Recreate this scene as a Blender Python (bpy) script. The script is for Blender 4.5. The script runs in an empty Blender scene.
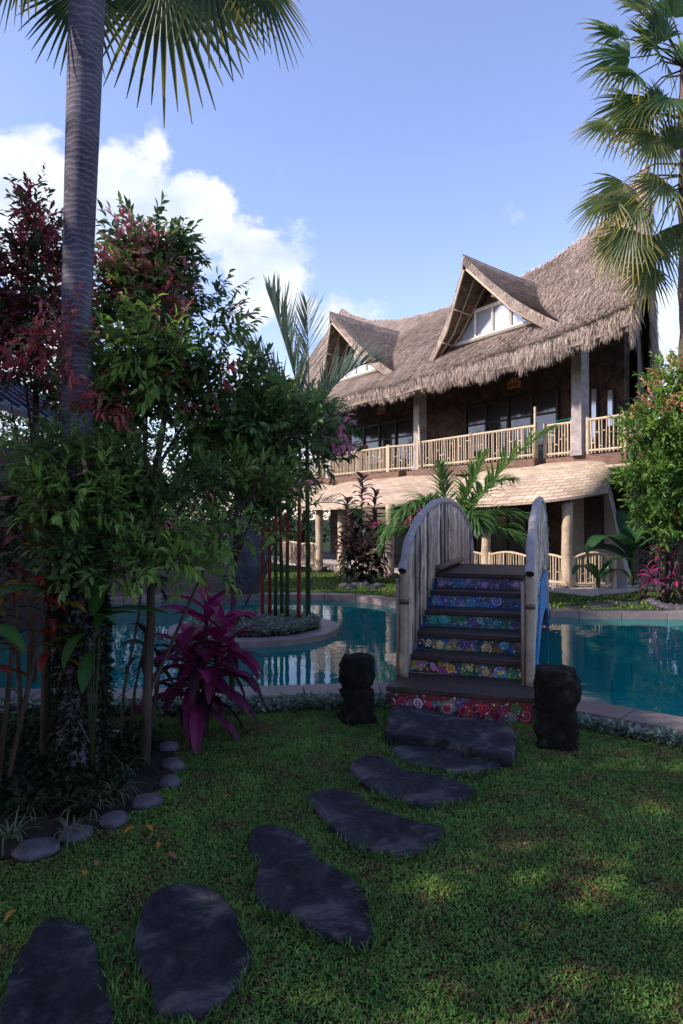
import bpy, math, random
import numpy as np
from mathutils import Vector, Matrix, noise
random.seed(7); np.random.seed(7)
R = random.uniform
PI = math.pi
scene = bpy.context.scene
C = scene.collection
rad = math.radians

# ------------------------------------------------------------------ materials
def nt_new(name):
    m = bpy.data.materials.new(name); m.use_nodes = True
    nt = m.node_tree; nt.nodes.clear()
    out = nt.nodes.new('ShaderNodeOutputMaterial')
    return m, nt, out
def L(nt, a, b): nt.links.new(a, b)
def coord(nt, kind='Object', scale=(1,1,1)):
    tc = nt.nodes.new('ShaderNodeTexCoord'); mp = nt.nodes.new('ShaderNodeMapping')
    mp.inputs['Scale'].default_value = scale
    L(nt, tc.outputs[kind], mp.inputs['Vector']); return mp.outputs['Vector']
def noise_n(nt, vec, scale, detail=5, rough=.6, dist=0):
    n = nt.nodes.new('ShaderNodeTexNoise'); n.inputs['Scale'].default_value = scale
    n.inputs['Detail'].default_value = detail; n.inputs['Roughness'].default_value = rough
    n.inputs['Distortion'].default_value = dist
    L(nt, vec, n.inputs['Vector']); return n.outputs['Fac']
def ramp(nt, fac, stops):
    r = nt.nodes.new('ShaderNodeValToRGB'); e = r.color_ramp.elements
    while len(e) < len(stops): e.new(.5)
    for k, (p, c) in enumerate(stops):
        e[k].position = p; e[k].color = (c[0], c[1], c[2], 1) if hasattr(c, '__len__') else (c, c, c, 1)
    L(nt, fac, r.inputs['Fac']); return r.outputs['Color']
def mixc(nt, fac, a, b, mode='MIX'):
    m = nt.nodes.new('ShaderNodeMix'); m.data_type = 'RGBA'; m.blend_type = mode
    for sock, v in ((m.inputs['Factor'], fac), (m.inputs['A'], a), (m.inputs['B'], b)):
        pass
    ins = [m.inputs[0], m.inputs[6], m.inputs[7]]
    for s, v in zip(ins, (fac, a, b)):
        if hasattr(v, 'node'): L(nt, v, s)
        elif hasattr(v, '__len__'): s.default_value = (v[0], v[1], v[2], 1)
        else: s.default_value = v
    return m.outputs[2]
def bump(nt, h, strength, dist=.02, normal=None):
    b = nt.nodes.new('ShaderNodeBump'); b.inputs['Strength'].default_value = strength
    b.inputs['Distance'].default_value = dist; L(nt, h, b.inputs['Height'])
    if normal: L(nt, normal, b.inputs['Normal'])
    return b.outputs['Normal']
def principled(nt, out, col, rough=.7, spec=.5, normal=None, metal=0):
    p = nt.nodes.new('ShaderNodeBsdfPrincipled')
    if hasattr(col, 'node'): L(nt, col, p.inputs['Base Color'])
    else: p.inputs['Base Color'].default_value = (col[0], col[1], col[2], 1)
    if hasattr(rough, 'node'): L(nt, rough, p.inputs['Roughness'])
    else: p.inputs['Roughness'].default_value = rough
    p.inputs['Specular IOR Level'].default_value = spec; p.inputs['Metallic'].default_value = metal
    if normal: L(nt, normal, p.inputs['Normal'])
    L(nt, p.outputs[0], out.inputs['Surface']); return p

def mat_noise(name, c1, c2, scale=8, rough=.8, bs=.3, bd=.02, stretch=(1,1,1), kind='Object', spec=.3, c3=None, lo=.35, hi=.68, fine=6):
    m, nt, out = nt_new(name)
    v = coord(nt, kind, stretch)
    f = noise_n(nt, v, scale)
    col = ramp(nt, f, [(lo, c1), (hi, c2)] if c3 is None else [(lo, c1), ((lo+hi)/2, c2), (hi, c3)])
    f2 = noise_n(nt, v, scale*fine, 4)
    col = mixc(nt, .45, col, ramp(nt, f2, [(.3, .45), (.7, 1.0)]), 'MULTIPLY')
    n = bump(nt, f2, bs, bd*.4, bump(nt, f, bs, bd))
    principled(nt, out, col, rough, spec, n); return m
def mat_attr(name, rough=.5, transl=.3, spec=.4, nscale=0, bs=0, nv=.35):
    m, nt, out = nt_new(name)
    a = nt.nodes.new('ShaderNodeAttribute'); a.attribute_name = 'Col'
    col = a.outputs['Color']; nrm = None
    if nscale:
        v = coord(nt); f = noise_n(nt, v, nscale)
        col = mixc(nt, nv, col, ramp(nt, f, [(.3, .25), (.7, 1.0)]), 'MULTIPLY')
        if bs: nrm = bump(nt, f, bs, .01)
    p = principled(nt, out, col, rough, spec, nrm)
    if transl:
        t = nt.nodes.new('ShaderNodeBsdfTranslucent'); L(nt, col, t.inputs['Color'])
        mx = nt.nodes.new('ShaderNodeMixShader'); mx.inputs[0].default_value = transl
        L(nt, p.outputs[0], mx.inputs[1]); L(nt, t.outputs[0], mx.inputs[2]); L(nt, mx.outputs[0], out.inputs['Surface'])
    return m

M = {}
M['leaf'] = mat_attr('leaf', .45, .5, .35)
M['grass'] = mat_attr('grass_blade', .6, .25, .25)
M['bamboo'] = mat_attr('bamboo', .55, 0, .35, 14, .3, .5)
M['straw'] = mat_attr('straw', .85, .12, .15, 2.2, 0, .35)
M['paint'] = mat_attr('painted_wood', .45, 0, .4, 30, .15, .25)
M['bark'] = mat_noise('bark', (.03,.022,.018), (.09,.07,.055), 14, .9, .6, .02, (1,1,.4))
M['darkwood'] = mat_noise('dark_wood', (.018,.011,.011), (.05,.03,.028), 6, .55, .3, .01, (1,6,6), 'Object', .4)
M['beam'] = mat_noise('beam_wood', (.09,.05,.035), (.2,.12,.09), 5, .7, .3, .01, (1,5,5))
M['wall'] = mat_noise('rough_stone_wall', (.045,.032,.026), (.13,.09,.07), 5, .95, .8, .05)
M['column'] = mat_noise('column_stone', (.2,.18,.18), (.36,.33,.33), 5, .9, .5, .02)
M['plaster'] = mat_noise('plaster', (.3,.27,.26), (.42,.39,.38), 3, .9, .2, .01)
m, nt, out = nt_new('slate')
v = coord(nt); f = noise_n(nt, v, 3.4, 9, .66, .8); f2 = noise_n(nt, v, 34, 6, .7); f3 = noise_n(nt, v, 7, 6, .6)
col = ramp(nt, f, [(.40, (.006,.0065,.011)), (.52, (.018,.019,.029)), (.58, (.06,.055,.065)), (.70, (.15,.125,.12))])
col = mixc(nt, .6, col, ramp(nt, f2, [(.35, .45), (.65, 1.0)]), 'MULTIPLY')
col = mixc(nt, ramp(nt, f3, [(.62, 0.0), (.74, .5)]), col, (.11,.10,.10))
principled(nt, out, col, ramp(nt, f3, [(.35, .5), (.65, .85)]), .22, bump(nt, f2, 1.0, .01, bump(nt, f3, 1.0, .06))); M['slate'] = m
M['river'] = mat_noise('river_stone', (.035,.034,.045), (.10,.092,.11), 9, .6, .5, .01, spec=.3)
M['lava'] = mat_noise('mossy_lava_stone', (.004,.0045,.004), (.014,.013,.012), 14, .95, 1.0, .05, spec=.2, c3=(.12,.14,.10), lo=.34, hi=.86)
M['bluerock'] = mat_noise('rock', (.03,.034,.045), (.09,.095,.125), 3, .8, .6, .1)
M['coping'] = mat_attr('coping_stone', .45, 0, .4, 7, .25, .4)
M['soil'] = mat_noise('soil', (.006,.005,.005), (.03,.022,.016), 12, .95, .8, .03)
M['thatch_base'] = mat_noise('thatch', (.19,.15,.13), (.40,.33,.29), 3.5, .95, .9, .08, (1,1,1), spec=.1, fine=9)
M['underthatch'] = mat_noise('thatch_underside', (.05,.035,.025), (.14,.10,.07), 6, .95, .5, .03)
M['whiteframe'] = mat_noise('window_frame', (.6,.56,.5), (.72,.68,.6), 8, .5, .1, .005)
M['sign'] = mat_noise('sign_board', (.45,.2,.13), (.55,.27,.18), 12, .6, .1, .005)
M['signink'] = mat_noise('sign_lettering', (.12,.02,.015), (.16,.03,.02), 12, .6, .1, .005)
M['white'] = mat_noise('white_plastic', (.6,.6,.6), (.7,.7,.7), 12, .4, .1, .005)
M['hutroof'] = mat_noise('hut_roof', (.02,.025,.04), (.07,.085,.14), 5, .5, .3, .02, (1,9,1))
M['blue'] = mat_noise('blue_painted_wood', (.01,.10,.30), (.02,.2,.45), 7, .5, .2, .01)
M['rope'] = mat_noise('rope', (.03,.02,.015), (.07,.05,.03), 30, .9, .3, .005)

# glass of the windows
m, nt, out = nt_new('window_glass'); principled(nt, out, (.03,.035,.045), .06, .9); M['glass'] = m
m, nt, out = nt_new('gable_glass'); principled(nt, out, (.42,.46,.52), .08, 1.0).inputs['Metallic'].default_value = .3; M['gglass'] = m
# lawn
m, nt, out = nt_new('lawn_soil')
v = coord(nt); f = noise_n(nt, v, 1.3, 6); f2 = noise_n(nt, v, 40, 4)
col = ramp(nt, f, [(.35, (.012,.022,.006)), (.7, (.03,.055,.012))])
col = mixc(nt, .6, col, ramp(nt, f2, [(.3, .2), (.7, 1.0)]), 'MULTIPLY')
principled(nt, out, col, .95, .1, bump(nt, f2, .8, .03)); M['lawn'] = m
# pool tiles
m, nt, out = nt_new('pool_tile')
v = coord(nt, 'Object'); br = nt.nodes.new('ShaderNodeTexBrick'); L(nt, v, br.inputs['Vector'])
br.inputs['Scale'].default_value = 1.0; br.inputs['Brick Width'].default_value = .4; br.inputs['Row Height'].default_value = .4
br.offset = 0; br.inputs['Mortar Size'].default_value = .012; br.inputs['Mortar Smooth'].default_value = .3
br.inputs['Color1'].default_value = (.02,.36,.42,1); br.inputs['Color2'].default_value = (.03,.45,.5,1); br.inputs['Mortar'].default_value = (.008,.13,.2,1)
f = noise_n(nt, v, .8, 4)
col = mixc(nt, .5, br.outputs['Color'], ramp(nt, f, [(.3, .5), (.7, 1.0)]), 'MULTIPLY')
principled(nt, out, col, .5, .3); M['tile'] = m
# water
m, nt, out = nt_new('pool_water')
v = coord(nt, 'Object'); f = noise_n(nt, v, 2.2, 3, .5, .3); f2 = noise_n(nt, v, 9, 2, .5)
nrm = bump(nt, f2, .035, .02, bump(nt, f, .035, .08))
fr = nt.nodes.new('ShaderNodeFresnel'); fr.inputs['IOR'].default_value = 1.33; L(nt, nrm, fr.inputs['Normal'])
tr = nt.nodes.new('ShaderNodeBsdfTransparent'); tr.inputs['Color'].default_value = (.42,.9,.88,1)
gl = nt.nodes.new('ShaderNodeBsdfGlossy'); gl.inputs['Roughness'].default_value = .015; L(nt, nrm, gl.inputs['Normal'])
mx = nt.nodes.new('ShaderNodeMixShader'); L(nt, fr.outputs[0], mx.inputs[0]); L(nt, tr.outputs[0], mx.inputs[1]); L(nt, gl.outputs[0], mx.inputs[2])
df = nt.nodes.new('ShaderNodeBsdfDiffuse'); df.inputs['Color'].default_value = (.003,.24,.22,1)
m2 = nt.nodes.new('ShaderNodeMixShader'); m2.inputs[0].default_value = .5; L(nt, tr.outputs[0], m2.inputs[1]); L(nt, df.outputs[0], m2.inputs[2]); L(nt, m2.outputs[0], mx.inputs[1])
L(nt, mx.outputs[0], out.inputs['Surface']); M['water'] = m
# palm trunk with rings
def palm_bark(name, c1, c2, ringc, rs=16):
    m, nt, out = nt_new(name)
    v = coord(nt); w = nt.nodes.new('ShaderNodeTexWave'); w.wave_type = 'BANDS'; w.bands_direction = 'Z'
    w.inputs['Scale'].default_value = rs; w.inputs['Distortion'].default_value = 11; w.inputs['Detail'].default_value = 3
    w.inputs['Detail Scale'].default_value = .8
    L(nt, v, w.inputs['Vector'])
    f = noise_n(nt, coord(nt, 'Object', (1,1,.35)), 9, 6)
    col = ramp(nt, f, [(.32, c1), (.7, c2)])
    col = mixc(nt, ramp(nt, w.outputs['Fac'], [(.70, 0.0), (1.0, .42)]), col, ringc)
    f2 = noise_n(nt, v, 2.0, 3)
    col = mixc(nt, .5, col, ramp(nt, f2, [(.35, .45), (.65, 1.0)]), 'MULTIPLY')
    principled(nt, out, col, .85, .2, bump(nt, w.outputs['Fac'], .15, .01, bump(nt, f, .5, .015))); return m
M['palmbark'] = palm_bark('palm_bark', (.055,.05,.075), (.15,.135,.18), (.30,.28,.32), 9)
M['palmbark2'] = palm_bark('fibrous_palm_bark', (.09,.06,.05), (.2,.14,.11), (.1,.07,.05), 5)
# shingles (uses the uv map)
m, nt, out = nt_new('bamboo_shingle')
tc = nt.nodes.new('ShaderNodeTexCoord'); br = nt.nodes.new('ShaderNodeTexBrick'); L(nt, tc.outputs['UV'], br.inputs['Vector'])
br.inputs['Scale'].default_value = 1; br.inputs['Brick Width'].default_value = .30; br.inputs['Row Height'].default_value = .12
br.inputs['Mortar Size'].default_value = .01; br.inputs['Color1'].default_value = (.40,.31,.235,1); br.inputs['Color2'].default_value = (.57,.46,.36,1)
br.inputs['Mortar'].default_value = (.24,.18,.14,1)
mp = nt.nodes.new('ShaderNodeMapping'); mp.inputs['Scale'].default_value = (30, 1.5, 1); L(nt, tc.outputs['UV'], mp.inputs['Vector'])
f = noise_n(nt, mp.outputs[0], 1.0, 4); f3 = noise_n(nt, coord(nt), 1.5, 4)
col = mixc(nt, .5, br.outputs['Color'], ramp(nt, f, [(.3, .45), (.7, 1.0)]), 'MULTIPLY')
col = mixc(nt, .5, col, ramp(nt, f3, [(.35, .5), (.65, 1.0)]), 'MULTIPLY')
principled(nt, out, col, .8, .2, bump(nt, br.outputs['Color'], .5, .03)); M['shingle'] = m

# ------------------------------------------------------------------ mesh accumulator
class Acc:
    def __init__(s): s.v=[]; s.c=[]; s.li=[]; s.lt=[]; s.n=0; s.uv=[]; s.mi=[]; s.hasuv=False
    def add(s, V, F, col=(.5,.5,.5), mi=0, uv=None):
        V = np.asarray(V, np.float32).reshape(-1,3)
        s.v.append(V); c = np.asarray(col, np.float32)
        s.c.append(np.tile(c, (len(V),1)) if c.ndim == 1 else c)
        for f in F: s.lt.append(np.array([len(f)], np.int32))
        idx = np.array([i for f in F for i in f], np.int32)
        s.li.append(idx + s.n)
        if uv is not None: s.hasuv = True; s.uv.append(np.asarray(uv, np.float32)[idx])
        else: s.uv.append(np.zeros((len(idx),2), np.float32))
        s.mi.append(np.full(len(F), mi, np.int32)); s.n += len(V)
    def inst(s, TV, TF, Ms, Ps, cols, vshade=None):
        """instances of a template: Ms (N,3,3) columns are the axes"""
        TV = np.asarray(TV, np.float32); N = len(Ps); K = len(TV)
        if N == 0: return
        V = np.einsum('nij,kj->nki', Ms, TV) + np.asarray(Ps)[:,None,:]
        s.v.append(V.reshape(-1,3).astype(np.float32))
        s.c.append(np.repeat(np.asarray(cols, np.float32), K, axis=0))
        base = (np.arange(N)*K)[:,None]
        idx = np.array([i for f in TF for i in f], np.int32)
        s.li.append((base + idx[None,:]).reshape(-1).astype(np.int32) + s.n)
        s.lt.append(np.tile(np.array([len(f) for f in TF], np.int32), N))
        s.uv.append(np.zeros((N*len(idx),2), np.float32)); s.mi.append(np.zeros(N*len(TF), np.int32)); s.n += N*K
    def build(s, name, mats, parent=None, smooth=False):
        me = bpy.data.meshes.new(name)
        V = np.concatenate(s.v); li = np.concatenate(s.li); lt = np.concatenate(s.lt); Cc = np.concatenate(s.c)
        me.vertices.add(len(V)); me.vertices.foreach_set('co', V.ravel())
        me.loops.add(len(li)); me.loops.foreach_set('vertex_index', li)
        me.polygons.add(len(lt)); ls = np.concatenate([[0], np.cumsum(lt)[:-1]]).astype(np.int32)
        me.polygons.foreach_set('loop_start', ls)
        me.polygons.foreach_set('material_index', np.concatenate(s.mi))
        if s.hasuv:
            u = me.uv_layers.new(name='UVMap'); u.data.foreach_set('uv', np.concatenate(s.uv).ravel())
        me.update(calc_edges=True)
        me.polygons.foreach_set('use_smooth', np.full(len(lt), bool(smooth)))
        a = me.color_attributes.new('Col', 'FLOAT_COLOR', 'POINT')
        a.data.foreach_set('color', np.concatenate([Cc, np.ones((len(Cc),1), np.float32)], 1).ravel())
        for mm in (mats if isinstance(mats, (list, tuple)) else [mats]): me.materials.append(mm)
        me.validate()
        o = bpy.data.objects.new(name, me); C.objects.link(o)
        if parent: o.parent = parent
        return o
    # shapes
    def box(s, c, size, col=(.5,.5,.5), rz=0, mi=0, taper=1):
        x, y, z = [q/2 for q in size]
        V = np.array([(-x,-y,-z),(x,-y,-z),(x,y,-z),(-x,y,-z),(-x*taper,-y*taper,z),(x*taper,-y*taper,z),(x*taper,y*taper,z),(-x*taper,y*taper,z)], float)
        cr, sr = math.cos(rz), math.sin(rz)
        V = np.stack([V[:,0]*cr-V[:,1]*sr, V[:,0]*sr+V[:,1]*cr, V[:,2]],1) + np.array(c)
        s.add(V, [(0,3,2,1),(4,5,6,7),(0,1,5,4),(1,2,6,5),(2,3,7,6),(3,0,4,7)], col, mi)
    def hexa(s, pts, col=(.5,.5,.5), mi=0):   # 8 points: bottom loop, top loop
        s.add(pts, [(0,3,2,1),(4,5,6,7),(0,1,5,4),(1,2,6,5),(2,3,7,6),(3,0,4,7)], col, mi)
    def tube(s, pts, rr, n=8, col=(.5,.5,.5), cap=True, mi=0, jit=0):
        P = [Vector(p) for p in pts]; K = len(P)
        if not hasattr(rr, '__len__'): rr = [rr]*K
        V = []; up = None
        for i, p in enumerate(P):
            t = (P[min(i+1,K-1)] - P[max(i-1,0)]).normalized()
            if up is None: up = Vector((0,0,1)) if abs(t.z) < .9 else Vector((1,0,0))
            a = t.cross(up).normalized(); b = a.cross(t).normalized(); up = b
            for k in range(n):
                an = 2*PI*k/n; r = rr[i]*(1+R(-jit,jit))
                V.append(p + a*math.cos(an)*r + b*math.sin(an)*r)
        F = [(i*n+k, i*n+(k+1)%n, (i+1)*n+(k+1)%n, (i+1)*n+k) for i in range(K-1) for k in range(n)]
        if cap: F += [tuple(range(n-1,-1,-1)), tuple(range((K-1)*n, K*n))]
        if isinstance(col, list): col = np.repeat(np.array(col, np.float32), n, axis=0)
        s.add([tuple(v) for v in V], F, col, mi)
    def grid(s, fn, nu, nv, col=(.5,.5,.5), mi=0, uvfn=None, colfn=None):
        V = []; U = []; CC = []
        for i in range(nu+1):
            for j in range(nv+1):
                V.append(tuple(fn(i/nu, j/nv)))
                if uvfn: U.append(uvfn(i/nu, j/nv))
                if colfn: CC.append(colfn(i/nu, j/nv))
        F = [(i*(nv+1)+j, (i+1)*(nv+1)+j, (i+1)*(nv+1)+j+1, i*(nv+1)+j+1) for i in range(nu) for j in range(nv)]
        s.add(V, F, np.array(CC) if colfn else col, mi, U if uvfn else None)

def empty(name, loc, label, cat, group=None, rz=0):
    o = bpy.data.objects.new(name, None); C.objects.link(o); o.location = loc; o.rotation_euler = (0,0,rz)
    o.empty_display_size = .2
    o['label'] = label; o['category'] = cat
    if group: o['group'] = group
    return o
def tag(o, label, cat, group=None):
    o['label'] = label; o['category'] = cat
    if group: o['group'] = group
    return o
def structure(o, kind='structure', label=None, cat=None):
    o['kind'] = kind
    if label: o['label'] = label; o['category'] = cat
    return o
def origin_to(o, loc):
    """moves a mesh object's origin to loc without moving the mesh"""
    me = o.data; n = len(me.vertices); a = np.empty(n*3, np.float32); me.vertices.foreach_get('co', a)
    a = a.reshape(-1,3) - np.array(loc, np.float32); me.vertices.foreach_set('co', a.ravel()); me.update(); o.location = loc
    return o

def interp(x, xs, ys):
    return float(np.interp(x, xs, ys))
# image helper used for laying out ground points (camera 1.5 m up, horizon row 518)
def gp(px, py, z=0.0):
    y = (1.5-z)*683/(py-518); return ((px-341.5)/683*y, y)
def catmull(P, n=6, closed=True):
    out = []; K = len(P)
    rng = range(K) if closed else range(K-1)
    for i in rng:
        g = (lambda j: P[j % K]) if closed else (lambda j: P[min(max(j,0),K-1)])
        p0, p1, p2, p3 = [np.array(g(i+d), float) for d in (-1,0,1,2)]
        for k in range(n):
            t = k/n
            out.append(.5*((2*p1)+(-p0+p2)*t+(2*p0-5*p1+4*p2-p3)*t*t+(-p0+3*p1-3*p2+p3)*t**3))
    if not closed: out.append(np.array(P[-1], float))
    return np.array(out)
def pip(P, poly):
    x, y = P[:,0], P[:,1]; ins = np.zeros(len(P), bool); j = len(poly)-1
    for i in range(len(poly)):
        xi, yi = poly[i][:2]; xj, yj = poly[j][:2]
        c = ((yi > y) != (yj > y)) & (x < (xj-xi)*(y-yi)/((yj-yi) if yj != yi else 1e-9)+xi)
        ins ^= c; j = i
    return ins
def offset(poly, d):
    n = len(poly); out = []
    area = sum(poly[i][0]*poly[(i+1)%n][1]-poly[(i+1)%n][0]*poly[i][1] for i in range(n))
    sg = 1 if area > 0 else -1
    for i in range(n):
        t = poly[(i+1)%n]-poly[i-1]; t = t/np.linalg.norm(t); out.append(poly[i]+np.array([t[1],-t[0]])*d*sg)
    return np.array(out)

# ------------------------------------------------------------------ leaves
def fold_leaf(w=.3, fold=.08, droop=.15):
    V = [(0,0,0),(-w*.38,.3,fold),(0,.3,0),(w*.38,.3,fold),(-w*.42,.62,fold-droop*.35),(0,.62,-droop*.35),(w*.42,.62,fold-droop*.35),(0,1,-droop)]
    F = [(0,2,1),(0,3,2),(1,2,5,4),(2,3,6,5),(4,5,7),(5,6,7)]
    return V, F
def quad_leaf(w=.4):
    return [(0,0,0),(-w/2,.45,.05),(0,1,-.12),(w/2,.45,.05)], [(0,3,2,1)]
LEAF = fold_leaf(.42); LEAFQ = quad_leaf(.42); LEAFN = fold_leaf(.32, .06, .25)
def frames(D, U=None):
    """rotation matrices with +Y along D"""
    D = np.asarray(D, float); D /= (np.linalg.norm(D,axis=1,keepdims=True)+1e-9)
    if U is None:
        U = np.tile([0,0,1.0],(len(D),1)) + np.random.normal(0,.35,(len(D),3))
    X = np.cross(D, U); X /= (np.linalg.norm(X,axis=1,keepdims=True)+1e-9)
    Z = np.cross(X, D)
    return np.stack([X, D, Z], axis=2)
def add_leaves(acc, P, D, size, cols, tmpl=LEAF, U=None):
    Ms = frames(D, U)*np.asarray(size).reshape(-1,1,1)
    acc.inst(tmpl[0], tmpl[1], Ms, P, cols)
def sample_blobs(blobs, n, shell=2.4, gap=0, gscale=1.6):
    """blobs: (cx,cy,cz,rx,ry,rz) -> points and outward directions"""
    B = np.array(blobs, float); w = (B[:,3]*B[:,4]*B[:,5])**.75; w /= w.sum()
    P = []; O = []
    k = 0
    while len(P) < n and k < n*8:
        k += 1
        b = B[np.random.choice(len(B), p=w)] if k % 1 == 0 else None
        d = np.random.normal(0,1,3); d /= np.linalg.norm(d)
        r = np.random.rand()**(1/shell)*(1+.12*np.random.randn()*.5)
        p = b[:3] + d*r*b[3:]
        if gap and noise.noise(Vector(p)*gscale+Vector((3.1,7.7,1.3))) < gap*1.0-.35: continue
        P.append(p); O.append(d/b[3:]/np.linalg.norm(d/b[3:]))
    return np.array(P), np.array(O)
def crown(acc, blobs, ntw, leaf, colfn, per=8, twig=.22, gap=.15, tmpl=LEAF, gscale=1.6, up=.45, twigs=None, tr=.003):
    P, O = sample_blobs(blobs, ntw, gap=gap, gscale=gscale)
    N = len(P)
    D = O*.7 + np.array([0,0,up]) + np.random.normal(0,.45,(N,3)); D /= np.linalg.norm(D,axis=1,keepdims=True)
    base = colfn(P)                      # (N,3)
    allP=[]; allD=[]; allS=[]; allC=[]
    for k in range(per):
        f = (k+.6)/per
        pos = P + D*(twig*f)[None] if False else P + D*twig*f
        side = np.random.normal(0,1,(N,3)); side -= (side*D).sum(1,keepdims=True)*D; side /= np.linalg.norm(side,axis=1,keepdims=True)
        dd = D*(.35+.9*f) + side*(1.0-.45*f) - np.array([0,0,.12])
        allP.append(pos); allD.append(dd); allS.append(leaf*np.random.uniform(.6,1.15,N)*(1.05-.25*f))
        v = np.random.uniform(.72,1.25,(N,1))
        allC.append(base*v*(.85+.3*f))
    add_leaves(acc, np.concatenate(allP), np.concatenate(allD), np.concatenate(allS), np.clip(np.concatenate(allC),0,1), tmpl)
    if twigs is not None:
        for i in range(0, N, 2): twigs.tube([tuple(P[i]-D[i]*twig*.6), tuple(P[i]+D[i]*twig*.9)], [tr, tr*.5], 3, (.06,.04,.03), cap=False)
def mixcol(a, b, f):
    a = np.array(a); b = np.array(b); f = np.asarray(f)[:,None]; return a*(1-f)+b*f
def limbs(acc, base, joints, r0, targets, col=(.07,.05,.04), n=7):
    """trunk through joints then limbs to targets"""
    pts = [base]+joints; K = len(pts); acc.tube(pts, [r0*(1-.55*i/(K-1)) for i in range(K)], n+3, col, jit=.06)
    for t in targets:
        j = max(1, min(K-1, int(random.triangular(1, K-1, K-1)))); s = Vector(pts[j]); e = Vector(t)
        mid = s.lerp(e, .5)+Vector((R(-.1,.1),R(-.1,.1),(e-s).length*.08))
        acc.tube([tuple(s), tuple(mid), tuple(e)], [r0*.4, r0*.26, r0*.1], 6, col, cap=False)

def strip_leaf(acc, base, d0, length, width, droop, col, seg=6, fold=.25, prof=None, colm=None, twist=0):
    """long curved leaf with a fold along its midrib"""
    d = Vector(d0).normalized(); p = Vector(base); V = []; Cc = []
    side = d.cross(Vector((0,0,1)))
    if side.length < .05: side = Vector((R(-1,1),R(-1,1),0))
    side.normalize(); side = (Matrix.Rotation(twist, 3, d) @ side)
    for i in range(seg+1):
        f = i/seg
        w = width*.5*(prof(f) if prof else math.sin(PI*min(.98, .06+f*.93))**.75)
        nrm = side.cross(d).normalized()
        V += [tuple(p-side*w+nrm*w*fold), tuple(p), tuple(p+side*w+nrm*w*fold)]
        c = np.array(col); Cc += [c, (np.array(colm) if colm is not None else c*1.15), c]
        p = p + d*(length/seg)
        d = (d + Vector((0,0,-1))*droop/seg*(1+f)).normalized(); side = (side - d*side.dot(d)).normalized()
    F = []
    for i in range(seg): F += [(3*i,3*i+1,3*i+4,3*i+3),(3*i+1,3*i+2,3*i+5,3*i+4)]
    acc.add(V, F, np.clip(np.array(Cc),0,1))

def frond(acc, base, d0, length, droop, ll, n=34, col=(.04,.09,.03), r=.012, ld=.5, lw=.022, start=.18, petiole=None, forward=.75, stiff=.25):
    d = Vector(d0).normalized(); p = Vector(base); seg = 14; pts = [p.copy()]; ds = [d.copy()]
    for i in range(seg):
        p = p + d*length/seg; d = (d+Vector((0,0,-1))*droop/seg*(.4+1.4*i/seg)).normalized(); pts.append(p.copy()); ds.append(d.copy())
    acc.tube([tuple(q) for q in pts], [r*(1-.85*i/seg) for i in range(seg+1)], 5, petiole or tuple(np.array(col)*1.3), cap=False)
    for k in range(n):
        f = start+(1-start)*k/(n-1); i = min(seg-1, int(f*seg)); g = f*seg-i
        q = pts[i].lerp(pts[i+1], g); dd = ds[i].lerp(ds[i+1], g).normalized()
        side = dd.cross(Vector((0,0,1))); side = side.normalized() if side.length > .05 else Vector((1,0,0))
        upv = side.cross(dd).normalized()
        sc = math.sin(PI*(.12+.83*(f-start)/(1-start)))**.6
        for sg in (-1,1):
            ddir = side*sg*(1-.35*f)+dd*(forward+.8*f*f)+upv*(stiff+R(-.35,.65))+Vector((R(-.06,.06),R(-.06,.06),R(-.08,.08)))
            c = np.array(col)*R(.7,1.35)
            strip_leaf(acc, q, ddir, ll*sc*R(.9,1.08), lw*R(.85,1.15), ld, c, 4, .35, lambda x: (1-x)**.55*min(1,.35+x*4))
def fan_leaf(acc, c, axis, upv, Rr, n=40, spread=rad(300), col=(.04,.08,.02), tip=(.25,.2,.04), droop=.35, split=.5, tipf=.5):
    """palmate fan: folded segments joined to `split`, free tips drooping"""
    axis = Vector(axis).normalized(); upv = Vector(upv); upv = (upv-axis*upv.dot(axis)).normalized(); side = axis.cross(upv)
    c = Vector(c); da = spread/n
    for k in range(n):
        a = -spread/2+da*(k+.5); dr = axis*math.cos(a)+side*math.sin(a)
        lat = -axis*math.sin(a)+side*math.cos(a); rl = Rr*(1-.18*abs(a)/(spread/2))*R(.9,1.05)
        V = []; Cc = []; dp = droop*R(.6,1.5)
        base = np.array(col)*R(.65,1.35)
        tf = tipf*R(0,1.4)
        for f in (.03,.3,split,.78,1.0):
            r = rl*f; w = r*math.tan(da/2)*1.02 if f <= split else rl*split*math.tan(da/2)*max(.05,(1-f)/(1-split))**.7
            q = c+dr*r+upv*(-.0) + Vector((0,0,-1))*dp*rl*max(0,f-.25)**2
            fold = w*.55
            V += [tuple(q-lat*w+upv*fold), tuple(q-upv*fold*.2), tuple(q+lat*w+upv*fold)]
            t = min(1, max(0,(f-.55)/.45)*tf); cc = base*(1-t)+np.array(tip)*t; Cc += [cc,cc*1.1,cc]
        F = []
        for i in range(4): F += [(3*i,3*i+1,3*i+4,3*i+3),(3*i+1,3*i+2,3*i+5,3*i+4)]
        acc.add(V, F, np.clip(np.array(Cc),0,1))

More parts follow.
